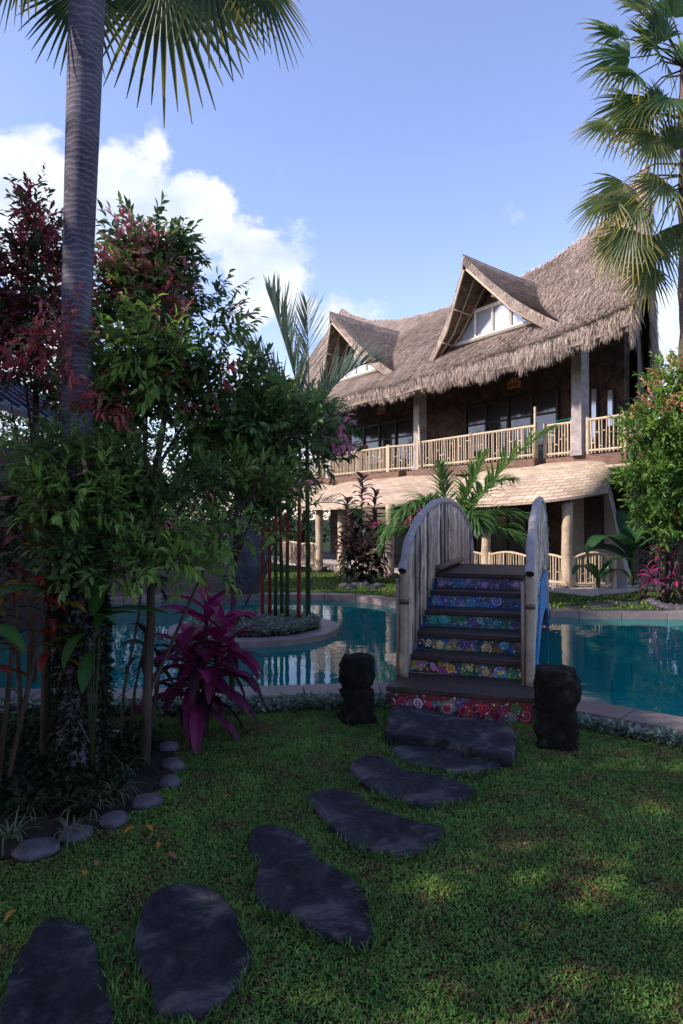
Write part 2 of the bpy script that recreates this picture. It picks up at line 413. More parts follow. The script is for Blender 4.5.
# ------------------------------------------------------------------ camera, world, sun
cam = bpy.data.cameras.new('camera'); co = bpy.data.objects.new('camera', cam); C.objects.link(co)
co.location = (0,0,1.5); co.rotation_euler = (rad(90.5),0,0)
cam.sensor_fit = 'VERTICAL'; cam.sensor_height = 36; cam.lens = 24.0; cam.clip_end = 2000; cam.clip_start = .05
scene.camera = co
SH = Vector((-.955,-.297,0)).normalized(); EL = rad(37)
S = Vector((SH.x*math.cos(EL), SH.y*math.cos(EL), math.sin(EL)))
sun = bpy.data.lights.new('sun', 'SUN'); sun.energy = 3.3; sun.angle = rad(.6); sun.color = (1,.88,.76)
so = bpy.data.objects.new('sun', sun); C.objects.link(so); so.rotation_euler = S.to_track_quat('Z','Y').to_euler(); so.location = (-20,-8,20)
w = bpy.data.worlds.new('World'); scene.world = w; w.use_nodes = True; nt = w.node_tree; nt.nodes.clear()
wo = nt.nodes.new('ShaderNodeOutputWorld'); bg = nt.nodes.new('ShaderNodeBackground')
sky = nt.nodes.new('ShaderNodeTexSky'); sky.sky_type = 'NISHITA'; sky.sun_disc = False
sky.sun_elevation = EL; sky.sun_rotation = math.atan2(S.x, S.y); sky.air_density = 1.0; sky.dust_density = .6; sky.ozone_density = 2.5; sky.altitude = 50
tc = nt.nodes.new('ShaderNodeTexCoord')
nz = nt.nodes.new('ShaderNodeTexNoise'); nz.inputs['Scale'].default_value = 5.0; nz.inputs['Detail'].default_value = 9; nz.inputs['Roughness'].default_value = .6
nz.inputs['Distortion'].default_value = .15
mp = nt.nodes.new('ShaderNodeMapping'); mp.inputs['Location'].default_value = (2.3,.4,1.1); mp.inputs['Scale'].default_value = (1,1,1.35)
L(nt, tc.outputs['Generated'], mp.inputs['Vector']); L(nt, mp.outputs[0], nz.inputs['Vector'])
def mathn(op, a, b=None, c=None):
    n = nt.nodes.new('ShaderNodeMath'); n.operation = op
    for s_, v_ in zip(n.inputs, (a,b,c)):
        if v_ is None: continue
        if hasattr(v_, 'node'): L(nt, v_, s_)
        else: s_.default_value = v_
    return n.outputs[0]
def pixdir(px, py): return Vector(((px-341.5)/683, 1, (518-py)/683)).normalized()
bias = None
for px, py, r, amp in ((15,205,.11,.30),(120,215,.11,.31),(190,215,.07,.30),(150,150,.05,.2),(265,290,.10,.30),(205,300,.11,.24),(300,345,.10,.30),(300,400,.14,.3),(60,370,.2,.22),(672,300,.05,.16),(676,335,.05,.22),(-260,330,.2,.25),(900,380,.25,.25)):
    vd = nt.nodes.new('ShaderNodeVectorMath'); vd.operation = 'DISTANCE'; L(nt, tc.outputs['Generated'], vd.inputs[0]); vd.inputs[1].default_value = pixdir(px,py)
    q = mathn('DIVIDE', vd.outputs['Value'], r); q = mathn('MULTIPLY', q, q); q = mathn('MULTIPLY', q, -1.0); q = mathn('EXPONENT', q); q = mathn('MULTIPLY', q, amp)
    bias = q if bias is None else mathn('MAXIMUM', bias, q)
cf = mathn('ADD', nz.outputs['Fac'], bias)
mr = nt.nodes.new('ShaderNodeMapRange'); mr.interpolation_type = 'SMOOTHSTEP'; L(nt, cf, mr.inputs[0]); mr.inputs[1].default_value = .672; mr.inputs[2].default_value = .765
mask = mathn('MULTIPLY', mr.outputs[0], .92)
# soft shading in the body of the cloud from a second, shifted noise
nz2 = nt.nodes.new('ShaderNodeTexNoise'); nz2.inputs['Scale'].default_value = 9; nz2.inputs['Detail'].default_value = 6
L(nt, mp.outputs[0], nz2.inputs['Vector'])
crr = ramp(nt, nz2.outputs['Fac'], [(.35, (.60,.70,.86)), (.6, (.93,.95,1.0))])
vm = nt.nodes.new('ShaderNodeVectorMath'); vm.operation = 'SCALE'; L(nt, crr, vm.inputs[0]); vm.inputs['Scale'].default_value = 4.0
tint = mixc(nt, 1.0, sky.outputs[0], (1.18,.99,1.08), 'MULTIPLY')
fin = mixc(nt, mask, tint, vm.outputs[0])
L(nt, fin, bg.inputs['Color']); bg.inputs['Strength'].default_value = .118; L(nt, bg.outputs[0], wo.inputs['Surface'])
scene.view_settings.view_transform = 'Standard'; scene.view_settings.look = 'None'; scene.view_settings.exposure = 1.38; scene.view_settings.gamma = 1
scene.cycles.max_bounces = 8; scene.cycles.transparent_max_bounces = 16; scene.cycles.sample_clamp_indirect = 6
try: scene.cycles.use_denoising = True
except Exception: pass

# ------------------------------------------------------------------ ground, pool
POOL = catmull([(-3.6,6.1),(-2.9,5.72),(-2,5.68),(-1.02,5.72),(.31,5.88),(1.1,5.72),(1.9,5.3),(2.5,4.82),(3.6,4.1),(5.5,3.6),(8.5,3.7),(10.5,6),(9.6,9.3),(7,10.05),
                (5.1,10.2),(3.4,10.35),(2.1,10.7),(1.1,11.3),(.6,12.0),(.0,12.5),(-.96,12.65),(-2.5,12.5),(-3.6,12.2),(-4.4,11.3),(-4.7,9.5),(-4.3,7.5)], 8)
HOLE = offset(POOL, .12); COUT = offset(POOL, .33)
ICX, ICY, IR = -1.15, 9.1, 1.12
BED = np.array([(-1.72,2.9),(-1.35,3.05),(-1.12,3.35),(-1.02,3.62),(-.98,3.9),(-1.02,4.2),(-1.1,4.5),(-1.35,4.8),(-2.2,5.0),(-4,5.1),(-7,5.2),(-7,2.2),(-3,2.4)])
import bmesh
def ring_mesh(name, outer, inner, z, m):
    bm = bmesh.new()
    def lp(pts):
        vs = [bm.verts.new((p[0],p[1],z)) for p in pts]
        return [bm.edges.new((vs[i], vs[(i+1)%len(vs)])) for i in range(len(vs))]
    e = lp(outer)
    if inner is not None: e += lp(inner)
    bmesh.ops.triangle_fill(bm, use_beauty=True, edges=e)
    for f in bm.faces:
        if f.normal.z < 0: f.normal_flip()
    me = bpy.data.meshes.new(name); bm.to_mesh(me); bm.free(); me.materials.append(m)
    o = bpy.data.objects.new(name, me); C.objects.link(o); return o
g = ring_mesh('ground', [(-250,-120),(250,-120),(250,500),(-250,500)], HOLE, 0, M['lawn']); structure(g)
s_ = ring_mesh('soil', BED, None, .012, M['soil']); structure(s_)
a = Acc(); n = len(HOLE)   # basin
zb = -1.15
a.add([(p[0],p[1],.02) for p in HOLE]+[(p[0],p[1],zb) for p in HOLE], [(i,(i+1)%n,n+(i+1)%n,n+i) for i in range(n)])
a.add([(p[0],p[1],zb) for p in HOLE], [tuple(range(n))])
structure(a.build('pool_basin', M['tile']))
wt = ring_mesh('water', offset(POOL,.05), None, -.015, M['water']); structure(wt)
def coping(inner, outer, name, z0=-.06, z1=.085, step=.62, base=(.20,.16,.155)):
    a = Acc(); n = len(inner); cum = 0; col = np.array(base)
    for i in range(n):
        j = (i+1)%n; seg = np.linalg.norm(inner[j]-inner[i])
        i0, i1, o0, o1 = inner[i], inner[j], outer[i], outer[j]
        gapf = 0
        if cum == 0: gapf = .012/seg
        i0 = i0+(i1-i0)*gapf; o0 = o0+(o1-o0)*gapf
        b = [(*i0,z0),(*i1,z0),(*o1,z0),(*o0,z0)]; t = [(*i0,z1),(*i1,z1),(*o1,z1),(*o0,z1)]
        a.hexa(b+t, col)
        cum += seg
        if cum > step: cum = 0; col = np.array(base)*R(.75,1.3)*np.array((R(.97,1.06),1,R(.95,1.05)))
    return a
ca = coping(POOL, COUT, 'pool_coping'); structure(ca.build('pool_coping', M['coping']))
# dark riser below the coping, outside
a = Acc(); q0 = offset(POOL,.29); n = len(q0)
a.add([(p[0],p[1],-.02) for p in q0]+[(p[0],p[1],.0845) for p in q0], [(i,(i+1)%n,n+(i+1)%n,n+i) for i in range(n)])
# island
isl = empty('planted_island', (ICX,ICY,0), 'round stone-edged planted island in the pool, under the red-stemmed palms', 'island'); isl['kind'] = 'structure'
th = np.linspace(0, 2*PI, 49)[:-1]
inn = np.stack([np.cos(th), np.sin(th)],1)
a = Acc(); k = len(th)
for i in range(k):
    j = (i+1)%k; c = np.array((.2,.165,.16))*(R(.8,1.25) if i%4==0 else 1)
    if i%4==0: cc = c
    p0, p1, q0_, q1_ = inn[i]*IR, inn[j]*IR, inn[i]*(IR-.27), inn[j]*(IR-.27)
    a.hexa([(*p0,-.05),(*p1,-.05),(*q1_,-.05),(*q0_,-.05),(*p0,.06),(*p1,.06),(*q1_,.06),(*q0_,.06)], cc)
a.build('stone_rim', M['coping'], isl)
a = Acc(); rr = IR-.08
a.add([(x*rr,y*rr,zb) for x,y in inn]+[(x*rr,y*rr,-.051) for x,y in inn], [(i,(i+1)%k,k+(i+1)%k,k+i) for i in range(k)]); a.build('tiled_wall', M['tile'], isl)
a = Acc(); rr = IR-.26
a.add([(0,0,.12)]+[(x*rr*.6,y*rr*.6,.10) for x,y in inn]+[(x*rr,y*rr,.03) for x,y in inn], [(0,1+i,1+(i+1)%k) for i in range(k)]+[(1+i,1+k+i,1+k+(i+1)%k,1+(i+1)%k) for i in range(k)])
a.build('soil_mound', M['soil'], isl, True)

# ------------------------------------------------------------------ stepping stones
SP = [
 ([(0,1024),(3,1000),(12,970),(23,950),(41,926),(64,918),(88,926),(102,965),(114,1011),(118,1050),(100,1090),(50,1110),(5,1090),(-8,1050)], 'dark slate stepping stone cut off by the bottom left corner of the picture'),
 ([(138,923),(152,900),(181,885),(211,891),(234,912),(249,941),(250,964),(234,988),(217,1005),(193,1018),(170,1014),(152,1005),(149,982),(134,950)], 'rounded dark slate stepping stone with a brownish patch, second from the picture bottom'),
 ([(249,836),(263,827),(287,830),(310,847),(319,862),(351,877),(366,894),(372,918),(369,944),(345,941),(310,929),(293,915),(262,905),(253,888),(258,865),(249,849)], 'largest stepping stone, waisted dark slate slab in the middle of the lawn'),
 ([(310,798),(328,791),(351,793),(372,808),(400,818),(440,829),(440,840),(425,850),(400,855),(378,852),(350,843),(325,822)], 'bluish dark stepping stone tapering to a narrow upper left end, fourth from the stairs'),
 ([(352,765),(365,758),(385,760),(402,769),(440,776),(472,790),(470,799),(440,804),(410,802),(378,793),(355,778)], 'stepping stone with pale hollow knobs and worn ridges, third from the stairs'),
 ([(391,750),(412,746),(440,745),(475,750),(497,762),(490,770),(455,773),(430,768),(405,762)], 'thin brownish stepping stone lying just before the slab of the painted stairs'),
]
STONES = []
def slab(outline, h, name, label, m=M['slate'], group=None, rough=.02, cat='stone'):
    P = np.array([gp(x,y,h*.6) for x,y in outline]); P = catmull(P, 5)
    STONES.append(offset(P,.0))
    c = P.mean(0); n = len(P); V = []; seed = R(0,50)
    P = c+(P-c)*(1+np.array([noise.noise(Vector((p[0]*9,p[1]*9,seed)))*.06+noise.noise(Vector((p[0]*30,p[1]*30,seed)))*.03 for p in P]))[:,None]
    rings = [(1.0,-.03),(1.0,h*.62),(.985,h*.93)]+[(q,h) for q in np.linspace(.95,.06,16)]
    for s, z in rings:
        for p in P:
            q = c+(p-c)*s; dz = 0 if s == 1.0 else rough*(noise.noise(Vector((q[0]*3.5,q[1]*3.5,seed)))*.9-abs(noise.noise(Vector((q[0]*7,q[1]*7,seed))))*.9+.2+noise.noise(Vector((q[0]*22,q[1]*22,seed)))*.22)
            V.append((q[0],q[1],z+dz))
    F = [(r*n+i,r*n+(i+1)%n,(r+1)*n+(i+1)%n,(r+1)*n+i) for r in range(len(rings)-1) for i in range(n)]
    V.append((c[0],c[1],h)); F += [((len(rings)-1)*n+i,(len(rings)-1)*n+(i+1)%n,len(V)-1) for i in range(n)]
    a = Acc(); a.add(V, F); o = a.build(name, m, None, True); origin_to(o, (c[0],c[1],0)); tag(o, label, cat, group); return o
for ol, lb in SP: slab(ol, .035, 'stepping_stone', lb, M['slate'], 'stepping stones leading across the lawn to the bridge')
slab([(386,727),(392,712),(412,711),(450,717),(511,731),(513,755),(500,758),(470,752),(430,742),(390,738)], .09, 'threshold_slab', 'thick grey-blue stone slab lying as first step under the red painted riser', M['slate'], None, .02)
# far lawn paving
for x, y, rx, ry, lb in ((573,606.5,9,1.6,'small dark flagstone in the far lawn, leftmost of three by the villa porch'),(601,604.5,16,2.0,'larger dark flagstone in the far lawn, middle of three by the villa porch'),(625,601.5,18,1.5,'long dark flagstone in the far lawn, rightmost of three by the villa porch')):
    slab([(x+rx*math.cos(t),y+ry*math.sin(t)) for t in np.linspace(0,2*PI,9)[:-1]], .02, 'flagstone', lb, M['slate'], 'flagstones in the far lawn', .01)

# rounded river stones
def pebble(name, c, size, rz, label, group, m=M['river']):
    a = Acc(); seed = R(0,99)
    def fn(u, v):
        th, ph = 2*PI*u, PI*(v-.5)
        p = Vector((math.cos(ph)*math.cos(th), math.cos(ph)*math.sin(th), math.sin(ph)))
        k = 1+.16*noise.noise(p*1.2+Vector((seed,0,0)))
        x, y, z = p.x*size[0]*k, p.y*size[1]*k, p.z*size[2]*k
        return (x*math.cos(rz)-y*math.sin(rz), x*math.sin(rz)+y*math.cos(rz), z+size[2]*.55)
    a.grid(fn, 20, 12); o = a.build(name, m, None, True); o.location = (c[0],c[1],0); tag(o, label, 'stone', group); return o
G1 = 'river stones edging the planting bed'
for (px,py,rx,ry,rz_,lb) in ((34,857,.105,.075,.35,'smooth oval grey border stone, nearest to the picture left edge'),
    (74,842,.10,.07,.3,'dark border stone half sunk in soil between two paler ovals'),
    (113,827,.085,.06,.2,'smooth mauve-grey oval border stone, below the small spider plants'),
    (146,808,.09,.062,.5,'large smooth oval border stone next to the foot of the thin tree trunk'),
    (169,788,.065,.055,.2,'angular bluish border stone just behind the thin tree trunk foot'),
    (172,770,.08,.06,-.1,'brownish rounded border stone at the bed corner'),
    (168,752,.08,.05,.3,'bluish domed border stone, last at the far end of the bed edging')):
    x,y = gp(px,py); pebble('border_stone', (x,y+.03), (rx*.86*R(.9,1.1),ry*.9*R(.85,1.15),.042), rz_, lb, G1)
x,y = gp(128,744); pebble('border_stone', (x,y), (.12,.05,.035), .1, 'long flat bluish stone behind the small garden spotlight', G1)
G2 = 'rocks round the dark shrub on the far lawn'
for i in range(6):
    x,y = gp(344+i*7,587+2*math.sin(i*1.9)); pebble('garden_rock', (x,y), (.13,.1,.06), R(0,3), 'small grey rock in the row at the foot of the dark cordyline on far lawn', G2)
G3 = 'pale rocks edging the far right bed'
for i,(px,py) in enumerate(((655,604),(660,607),(667,609.5),(675,611),(683,611.5),(692,612))):
    x,y = gp(px,py); pebble('edging_rock', (x,y+.15), (.12,.09,.06), R(0,3), 'pale rock in the edging row at the foot of the bushy tree right', G3)

# ------------------------------------------------------------------ grass
def grass(name, N, yr, wfn, hgt, wid, excl, dens_pow=1.0, zb=0):
    y = yr[0]+(yr[1]-yr[0])*np.random.rand(N*2)**dens_pow
    hw = wfn(y); x = (np.random.rand(len(y))*2-1)*hw
    keep = np.random.rand(len(y)) < hw/hw.max()
    P = np.stack([x[keep],y[keep]],1)
    for poly in excl: P = P[~pip(P, poly)]
    n = len(P)
    f = np.array([noise.noise(Vector((p[0]*1.7,p[1]*1.7,0)))*.6+noise.noise(Vector((p[0]*6,p[1]*6,4)))*.5 for p in P])
    f2 = np.array([noise.noise(Vector((p[0]*4.5,p[1]*4.5,9))) for p in P])
    col = mixcol((.052,.13,.024),(.135,.26,.046), np.clip(.5+f*.9,0,1))
    red = (np.random.rand(n) < np.clip(.10+f2*1.1,0.03,.55)); col[red] = mixcol((.11,.055,.03),(.17,.10,.05),np.random.rand(red.sum()))
    yel = np.random.rand(n) < .07; col[yel] = np.array((.22,.23,.06))
    col *= np.random.uniform(.6,1.4,(n,1))
    D = np.random.normal(0,1,(n,3)); D[:,2] = np.abs(D[:,2])*.3+.28
    h = hgt*np.random.uniform(.55,1.3,n)*(1+.5*f); h = np.clip(h,.006,1)
    T = ([(-.5,0,0),(.5,0,0),(.55,.55,.12),(-.55,.55,.12),(0,1,0)], [(0,1,2,3),(3,2,4)])
    Ms = frames(D); Ms[:,:,0] *= wid*np.random.uniform(.6,1.3,n)[:,None]; Ms[:,:,1] *= h[:,None]; Ms[:,:,2] *= h[:,None]
    a = Acc(); a.inst(T[0],T[1],Ms,np.concatenate([P,np.full((n,1),zb)],1),col)
    o = a.build(name, M['grass']); o['kind']='stuff'; o['label']=name.replace('_',' '); return o
ex = [BED, COUT]+STONES
o = grass('lawn_grass', 420000, (1.75,6.0), lambda y: .56*y+1.3, .0175, .0046, ex, 1.0); o['label'] = 'short dense green lawn grass in the foreground'; o['category'] = 'grass'
tP = []
for po in STONES[:7]:
    oo = offset(po, .012)
    for i in range(len(oo)):
        p, q = oo[i], oo[(i+1)%len(oo)]; m_ = int(np.linalg.norm(q-p)*700)
        for _ in range(m_):
            f = R(0,1); r_ = p*(1-f)+q*f
            if noise.noise(Vector((r_[0]*6,r_[1]*6,1))) > -.25: tP.append((r_[0]+R(-.02,.02), r_[1]+R(-.02,.02), 0))
tP = np.array(tP); n = len(tP); D = np.random.normal(0,1,(n,3)); D[:,2] = np.abs(D[:,2])*.8+.6
Ms = frames(D); hh = np.random.uniform(.03,.065,n); Ms[:,:,0] *= .0045; Ms[:,:,1] *= hh[:,None]; Ms[:,:,2] *= hh[:,None]
a = Acc(); a.inst([(-.5,0,0),(.5,0,0),(.55,.55,.12),(-.55,.55,.12),(0,1,0)], [(0,1,2,3),(3,2,4)], Ms, tP, mixcol((.04,.10,.022),(.10,.20,.04),np.random.rand(n))*np.random.uniform(.6,1.3,(n,1)))
o = a.build('edge_grass', M['grass']); o['kind'] = 'stuff'; o['label'] = 'longer grass growing over the rims of the stepping stones'; o['category'] = 'grass'
o = grass('far_lawn_grass', 45000, (10.4,18.5), lambda y: .56*y*0+8, .05, .012, [COUT]+STONES, .8); o['label'] = 'green lawn grass beyond the pool'; o['category'] = 'grass'

# ------------------------------------------------------------------ bridge
BR = empty('painted_bridge', (.99,5.46,0), 'small arched garden bridge with painted risers, dark treads and bamboo stick railings', 'bridge', rz=-rad(18.3))
# local: +y along the bridge, x across
HW = .50; SL = 4.1
LV = [(.20,-.37,.17),(.35,.15,.42),(.50,.42,.77),(.65,.75,1.07),(.80,1.05,1.34)]    # z, nose, back
def plank(acc, x0,x1,y0,y1,z,t=.04,col=(.5,.5,.5)):
    acc.box(((x0+x1)/2,(y0+y1)/2,z-t/2),(x1-x0,y1-y0,t),col)
for k,(z,y0,y1) in enumerate(LV):
    hw = HW+.06 if k == 0 else HW-.01
    for mir in (0,1):
        a = Acc(); s0, s1 = (y0,y1) if not mir else (SL-y1, SL-y0)
        if k == 0: 
            plank(a,-hw,hw,s0,(s0+s1)/2-.002,z); plank(a,-hw,hw,(s0+s1)/2+.002,s1,z)
        else: plank(a,-hw,hw,s0,s1,z)
        o = a.build('tread', M['darkwood'], BR)
        bv = o.modifiers.new('bevel','BEVEL'); bv.width = .006; bv.segments = 2
a = Acc(); y0 = 1.32
n = 12
for i in range(n):
    q0_ = y0+(SL-2*y0)*i/n; plank(a,-HW+.01,HW-.01,q0_+.002,q0_+(SL-2*y0)/n-.002,.95)
o = a.build('deck', M['darkwood'], BR); bv = o.modifiers.new('bevel','BEVEL'); bv.width = .005; bv.segments = 2
PAL = [
 dict(bg=(.11,.012,.03), c=[(.45,.03,.07),(.5,.05,.12),(.3,.02,.1),(.02,.25,.3),(.2,.12,.45),(.5,.3,.06),(.05,.2,.07),(.45,.35,.4)], sp=(.55,.03,.07)),
 dict(bg=(.008,.03,.02), c=[(.55,.25,.02),(.5,.4,.04),(.2,.15,.5),(.03,.3,.15),(.4,.1,.3),(.02,.2,.4),(.5,.45,.3)], sp=(.6,.33,.03)),
 dict(bg=(.01,.02,.07), c=[(.55,.5,.15),(.04,.12,.5),(.25,.15,.5),(.03,.3,.3),(.5,.25,.05),(.02,.05,.2)], sp=(.6,.55,.2)),
 dict(bg=(.008,.09,.13), c=[(.03,.3,.15),(.02,.3,.6),(.15,.1,.45),(.35,.35,.4),(.02,.35,.35),(.05,.15,.03)], sp=(.03,.35,.25)),
 dict(bg=(.012,.10,.42), c=[(.03,.3,.8),(.05,.35,.6),(.15,.1,.5),(.35,.4,.6),(.02,.1,.35),(.1,.3,.1)], sp=(.05,.3,.7)),
 dict(bg=(.03,.05,.13), c=[(.25,.1,.3),(.2,.12,.5),(.05,.25,.5),(.3,.28,.5),(.05,.3,.2),(.4,.1,.2),(.1,.3,.5)], sp=(.3,.2,.55))]
def mural(name, W, z0, z1, y, sgn, pal, seed, parent):
    rnd = random.Random(seed); a = Acc(); H = z1-z0
    a.box((0,y,(z0+z1)/2),(W,.018,H),pal['bg'])
    lay = [0]
    def tov(pts, l): return [(px*sgn, y-sgn*(.009+.0008+.0004*l), z0+pz) for px,pz in pts]
    def poly(pts, col, l):
        pts = [(min(max(px,-W/2+.004),W/2-.004), min(max(pz,.004),H-.004)) for px,pz in pts]
        a.add(tov(pts,l), [tuple(range(len(pts)))], col)
    def disc(x,z,r,col,l,n=10): poly([(x+r*math.cos(t),z+r*math.sin(t)) for t in np.linspace(0,2*PI,n+1)[:-1]], col, l)
    def ringd(x,z,r,w,col,l,n=14,a0=0,a1=2*PI,spiral=0):
        for i in range(n):
            t0 = a0+(a1-a0)*i/n; t1 = a0+(a1-a0)*(i+1)/n
            r0 = r*(1-spiral*i/n); r1 = r*(1-spiral*(i+1)/n); w0 = w*(1-.5*spiral*i/n)
            poly([(x+r0*math.cos(t0),z+r0*math.sin(t0)),(x+r1*math.cos(t1),z+r1*math.sin(t1)),(x+(r1-w0)*math.cos(t1),z+(r1-w0)*math.sin(t1)),(x+(r0-w0)*math.cos(t0),z+(r0-w0)*math.sin(t0))], col, l)
    def cc(k=1): c = rnd.choice(pal['c']); v = rnd.uniform(.6,1.4)*k; return tuple(min(1,q*v) for q in c)
    for i in range(26): disc(rnd.uniform(-W/2,W/2), rnd.uniform(0,H), rnd.uniform(.02,.055), cc(.45), i%5)
    for i in range(int(W*8)):
        x = -W/2+W*(i+.5)/int(W*8)+rnd.uniform(-.03,.03); z = H*rnd.uniform(.3,.7); r = H*rnd.uniform(.3,.47)
        kind = rnd.choice('ssrff')
        if kind == 's':
            ringd(x,z,r,.016,pal['sp'] if rnd.random()<.7 else cc(1.1),6,34,rnd.uniform(0,6),rnd.uniform(12,16),.92)
            for t in range(9): disc(x+(r+.008)*math.cos(t*.7),z+(r+.008)*math.sin(t*.7),.005,cc(1.2),8,6)
        elif kind == 'r':
            for q,rr_ in enumerate((1,.72,.45)): ringd(x,z,r*rr_,.009,cc(1.1),6+q)
            disc(x,z,r*.2,cc(1.2),9)
        else:
            r *= .6; nn = rnd.choice((6,8,9)); fc = cc(1.15)
            for t in range(nn): disc(x+r*.62*math.cos(t*2*PI/nn),z+r*.62*math.sin(t*2*PI/nn),r*.3,fc,7,8)
            disc(x,z,r*.3,cc(1.2),10)
    for i in range(int(W*120)): disc(rnd.uniform(-W/2,W/2), rnd.uniform(.01,H-.01), rnd.uniform(.003,.009), cc(1.25) if rnd.random()<.85 else (.5,.5,.55), 11+i%3, 7)
    return a.build(name, M['paint'], parent)
zs = [0.0]+[q[0] for q in LV]+[.95]; noses = [q[1] for q in LV]+[1.32]
for k in range(6):
    z0, z1 = zs[k]+(.0 if k == 0 else .0), zs[k+1]-.042; W = 2*(HW-.02) if k else 2*(HW+.03)
    mural('riser', W, z0, z1, noses[k]+.035, 1, PAL[k], 11+k, BR)
    mural('riser', W, z0, z1, SL-noses[k]-.035, -1, PAL[k], 51+k, BR)
# side panels: arch cut underneath
def profile_top(s):
    s = min(s, SL-s)
    pts = [(-.37,.17),(.1,.24),(1.34,.90),(2.05,.90)]
    for (a0,b0),(a1,b1) in zip(pts, pts[1:]):
        if s <= a1: return b0+(b1-b0)*(s-a0)/(a1-a0)
    return .90
def arch_bot(s):
    q = (s-SL/2)/(SL/2-.15)
    return .55*math.sqrt(max(0,1-q*q))-.05 if abs(q) < 1 else -.02
for sx in (-1,1):
    a = Acc(); N = 44; x0 = sx*(HW+.001); x1 = sx*(HW+.04)
    ss = [.16+(SL-.32)*i/N for i in range(N+1)]
    for s0, s1 in zip(ss, ss[1:]):
        b = [(x0,s0,arch_bot(s0)),(x1,s0,arch_bot(s0)),(x1,s1,arch_bot(s1)),(x0,s1,arch_bot(s1))]
        t = [(x0,s0,profile_top(s0)),(x1,s0,profile_top(s0)),(x1,s1,profile_top(s1)),(x0,s1,profile_top(s1))]
        if sx < 0: b = b[::-1]; t = t[::-1]
        a.hexa(b+t, (.02,.16,.42))
    a.build('side_panel', M['blue'], BR)
BC = [(.60,.50,.41),(.36,.30,.26),(.72,.61,.50),(.10,.08,.075),(.56,.43,.32)]  # stick tones; the near-black one stands in for shaded gaps between sticks
def rail_z(s): q = abs(2*s/SL-1); return 1.10+.57*(max(0,1-q*q))**.6
for sx in (-1,1):
    xr = sx*(HW+.0)
    # posts
    for s in (0, SL):
        a = Acc(); zt = 1.08; col = (.34,.29,.22) if s == 0 else (.27,.23,.2)
        pts = []; rr = []
        for i in range(19):
            z = .20+(zt-.20)*i/18; pts.append((xr,s,z)); rr.append(.036*(1.10 if i in (6,13) else 1))
        a.tube(pts, rr, 12, col)
        a.tube([(xr+.05*sx*0-.055,s+.0,.20),(xr-.055,s,1.0)], .016, 8, (.28,.23,.18))
        a.tube([(xr,s,.795),(xr,s,.82)], .0405, 10, (.05,.035,.03)); a.tube([(xr,s,.825),(xr,s,.835)], .040, 10, (.06,.045,.035))
        a.build('post', M['bamboo'], BR, True)
    # handrail
    a = Acc(); pts = []; N = 40
    for i in range(N+1):
        ph = PI*i/N; s = SL/2-(SL/2+.02)*math.cos(ph); pts.append((xr,s,rail_z(min(max(s,0),SL))+.02))
    pts = [(pts[0][0],pts[0][1]-.05,pts[0][2]-.05)]+pts+[(pts[-1][0],pts[-1][1]+.05,pts[-1][2]-.05)]
    a.tube(pts, [.036+.003*math.sin(i*1.3) for i in range(len(pts))], 12, (.30,.27,.28))
    for q_, sg_ in ((0,-1),(-1,1)):
        e_ = Vector(pts[q_]); dd_ = (e_-Vector(pts[1 if q_ == 0 else -2])).normalized(); a.tube([tuple(e_+dd_*.001), tuple(e_+dd_*.004)], .031, 12, (.02,.012,.012))  # near-black discs painted on for the shade inside the open rail ends
    a.build('handrail', M['bamboo'], BR, False)
    # sticks
    a = Acc(); s = .05
    while s < SL-.04:
        w_ = R(.022,.036); zt = rail_z(s)+.0; zb_ = profile_top(s)+R(-.02,.06)
        if zt-zb_ > .05:
            c = np.array(random.choice(BC))*R(.6,1.3)
            K = 7; lean = R(-.012,.012); off = R(-.014,.014)
            pts = [(xr+off*(1 if i%2 else .6)+R(-.004,.004), s+w_/2+lean*(i/K-.5)+R(-.003,.003), zb_+(zt-zb_)*i/K) for i in range(K+1)]
            kn = random.sample(range(1,K), 2)
            a.tube(pts, [w_/2*(1.35 if i in kn else 1) for i in range(K+1)], 7, c)
            for q in kn:   # small cut side shoots
                if random.random() < .7:
                    p = pts[q]; dx = -sx*R(.01,.03) if random.random() < .75 else sx*.03
                    a.tube([p,(p[0]+dx,p[1]+R(-.02,.02),p[2]+R(.0,.03))], [.006,.004], 5, c*.6)
        s += w_+R(.003,.013)
    a.build('stick_panel', M['bamboo'], BR, True)
    # lashing logs near the deck and at mid height
    a = Acc()
    xi = xr-sx*.055
    a.tube([(xi,1.30,1.0),(xi,SL-1.30,1.0)], .034, 10, (.17,.12,.10)); a.build('kick_log', M['bamboo'], BR, True)

# ------------------------------------------------------------------ stone guardians
def guardian(name, loc, W, D, H, rz, label, prof, seed):
    a = Acc(); N = 40; K = 40
    def fn(u, v):
        th = 2*PI*u; e = 4.0; c, s = math.cos(th), math.sin(th)
        r = (abs(c)**e+abs(s)**e)**(-1/e)
        z = H*min(1, v/.9); f = prof(min(1, v/.9)); cap = 1 if v <= .9 else max(0,(1-v)/.1)**.5
        x, y = r*c*W/2*f*cap, r*s*D/2*f*cap
        p = Vector((x*9+seed, y*9, z*9)); d = noise.noise(p)*.028+noise.noise(p*2.6)*.016+noise.noise(p*6)*.006
        k = 1+d/(W/2); zz = z+(noise.noise(Vector((x*12,y*12,seed)))*.012 if v > .88 else 0)+(.012*(1-cap) if v > .9 else 0)
        return (x*k, y*k, zz)
    a.grid(fn, N, K); o = a.build(name, M['lava'], None, True); o.location = loc; o.rotation_euler = (0,0,rz); tag(o, label, 'stone guardian', 'weathered stone blocks flanking the stairs'); return o
def prof1(v):
    if v < .12: return 1.1
    if v < .5: return .98-.1*math.sin((v-.12)/.38*PI)
    if v < .56: return .80
    return 1.0-.18*abs((v-.77)/.25)**2.5
def prof2(v):
    if v < .45: return 1.0-.03*math.sin(v*20)
    if v < .52: return .90
    if v < .9: return 1.0
    return .93
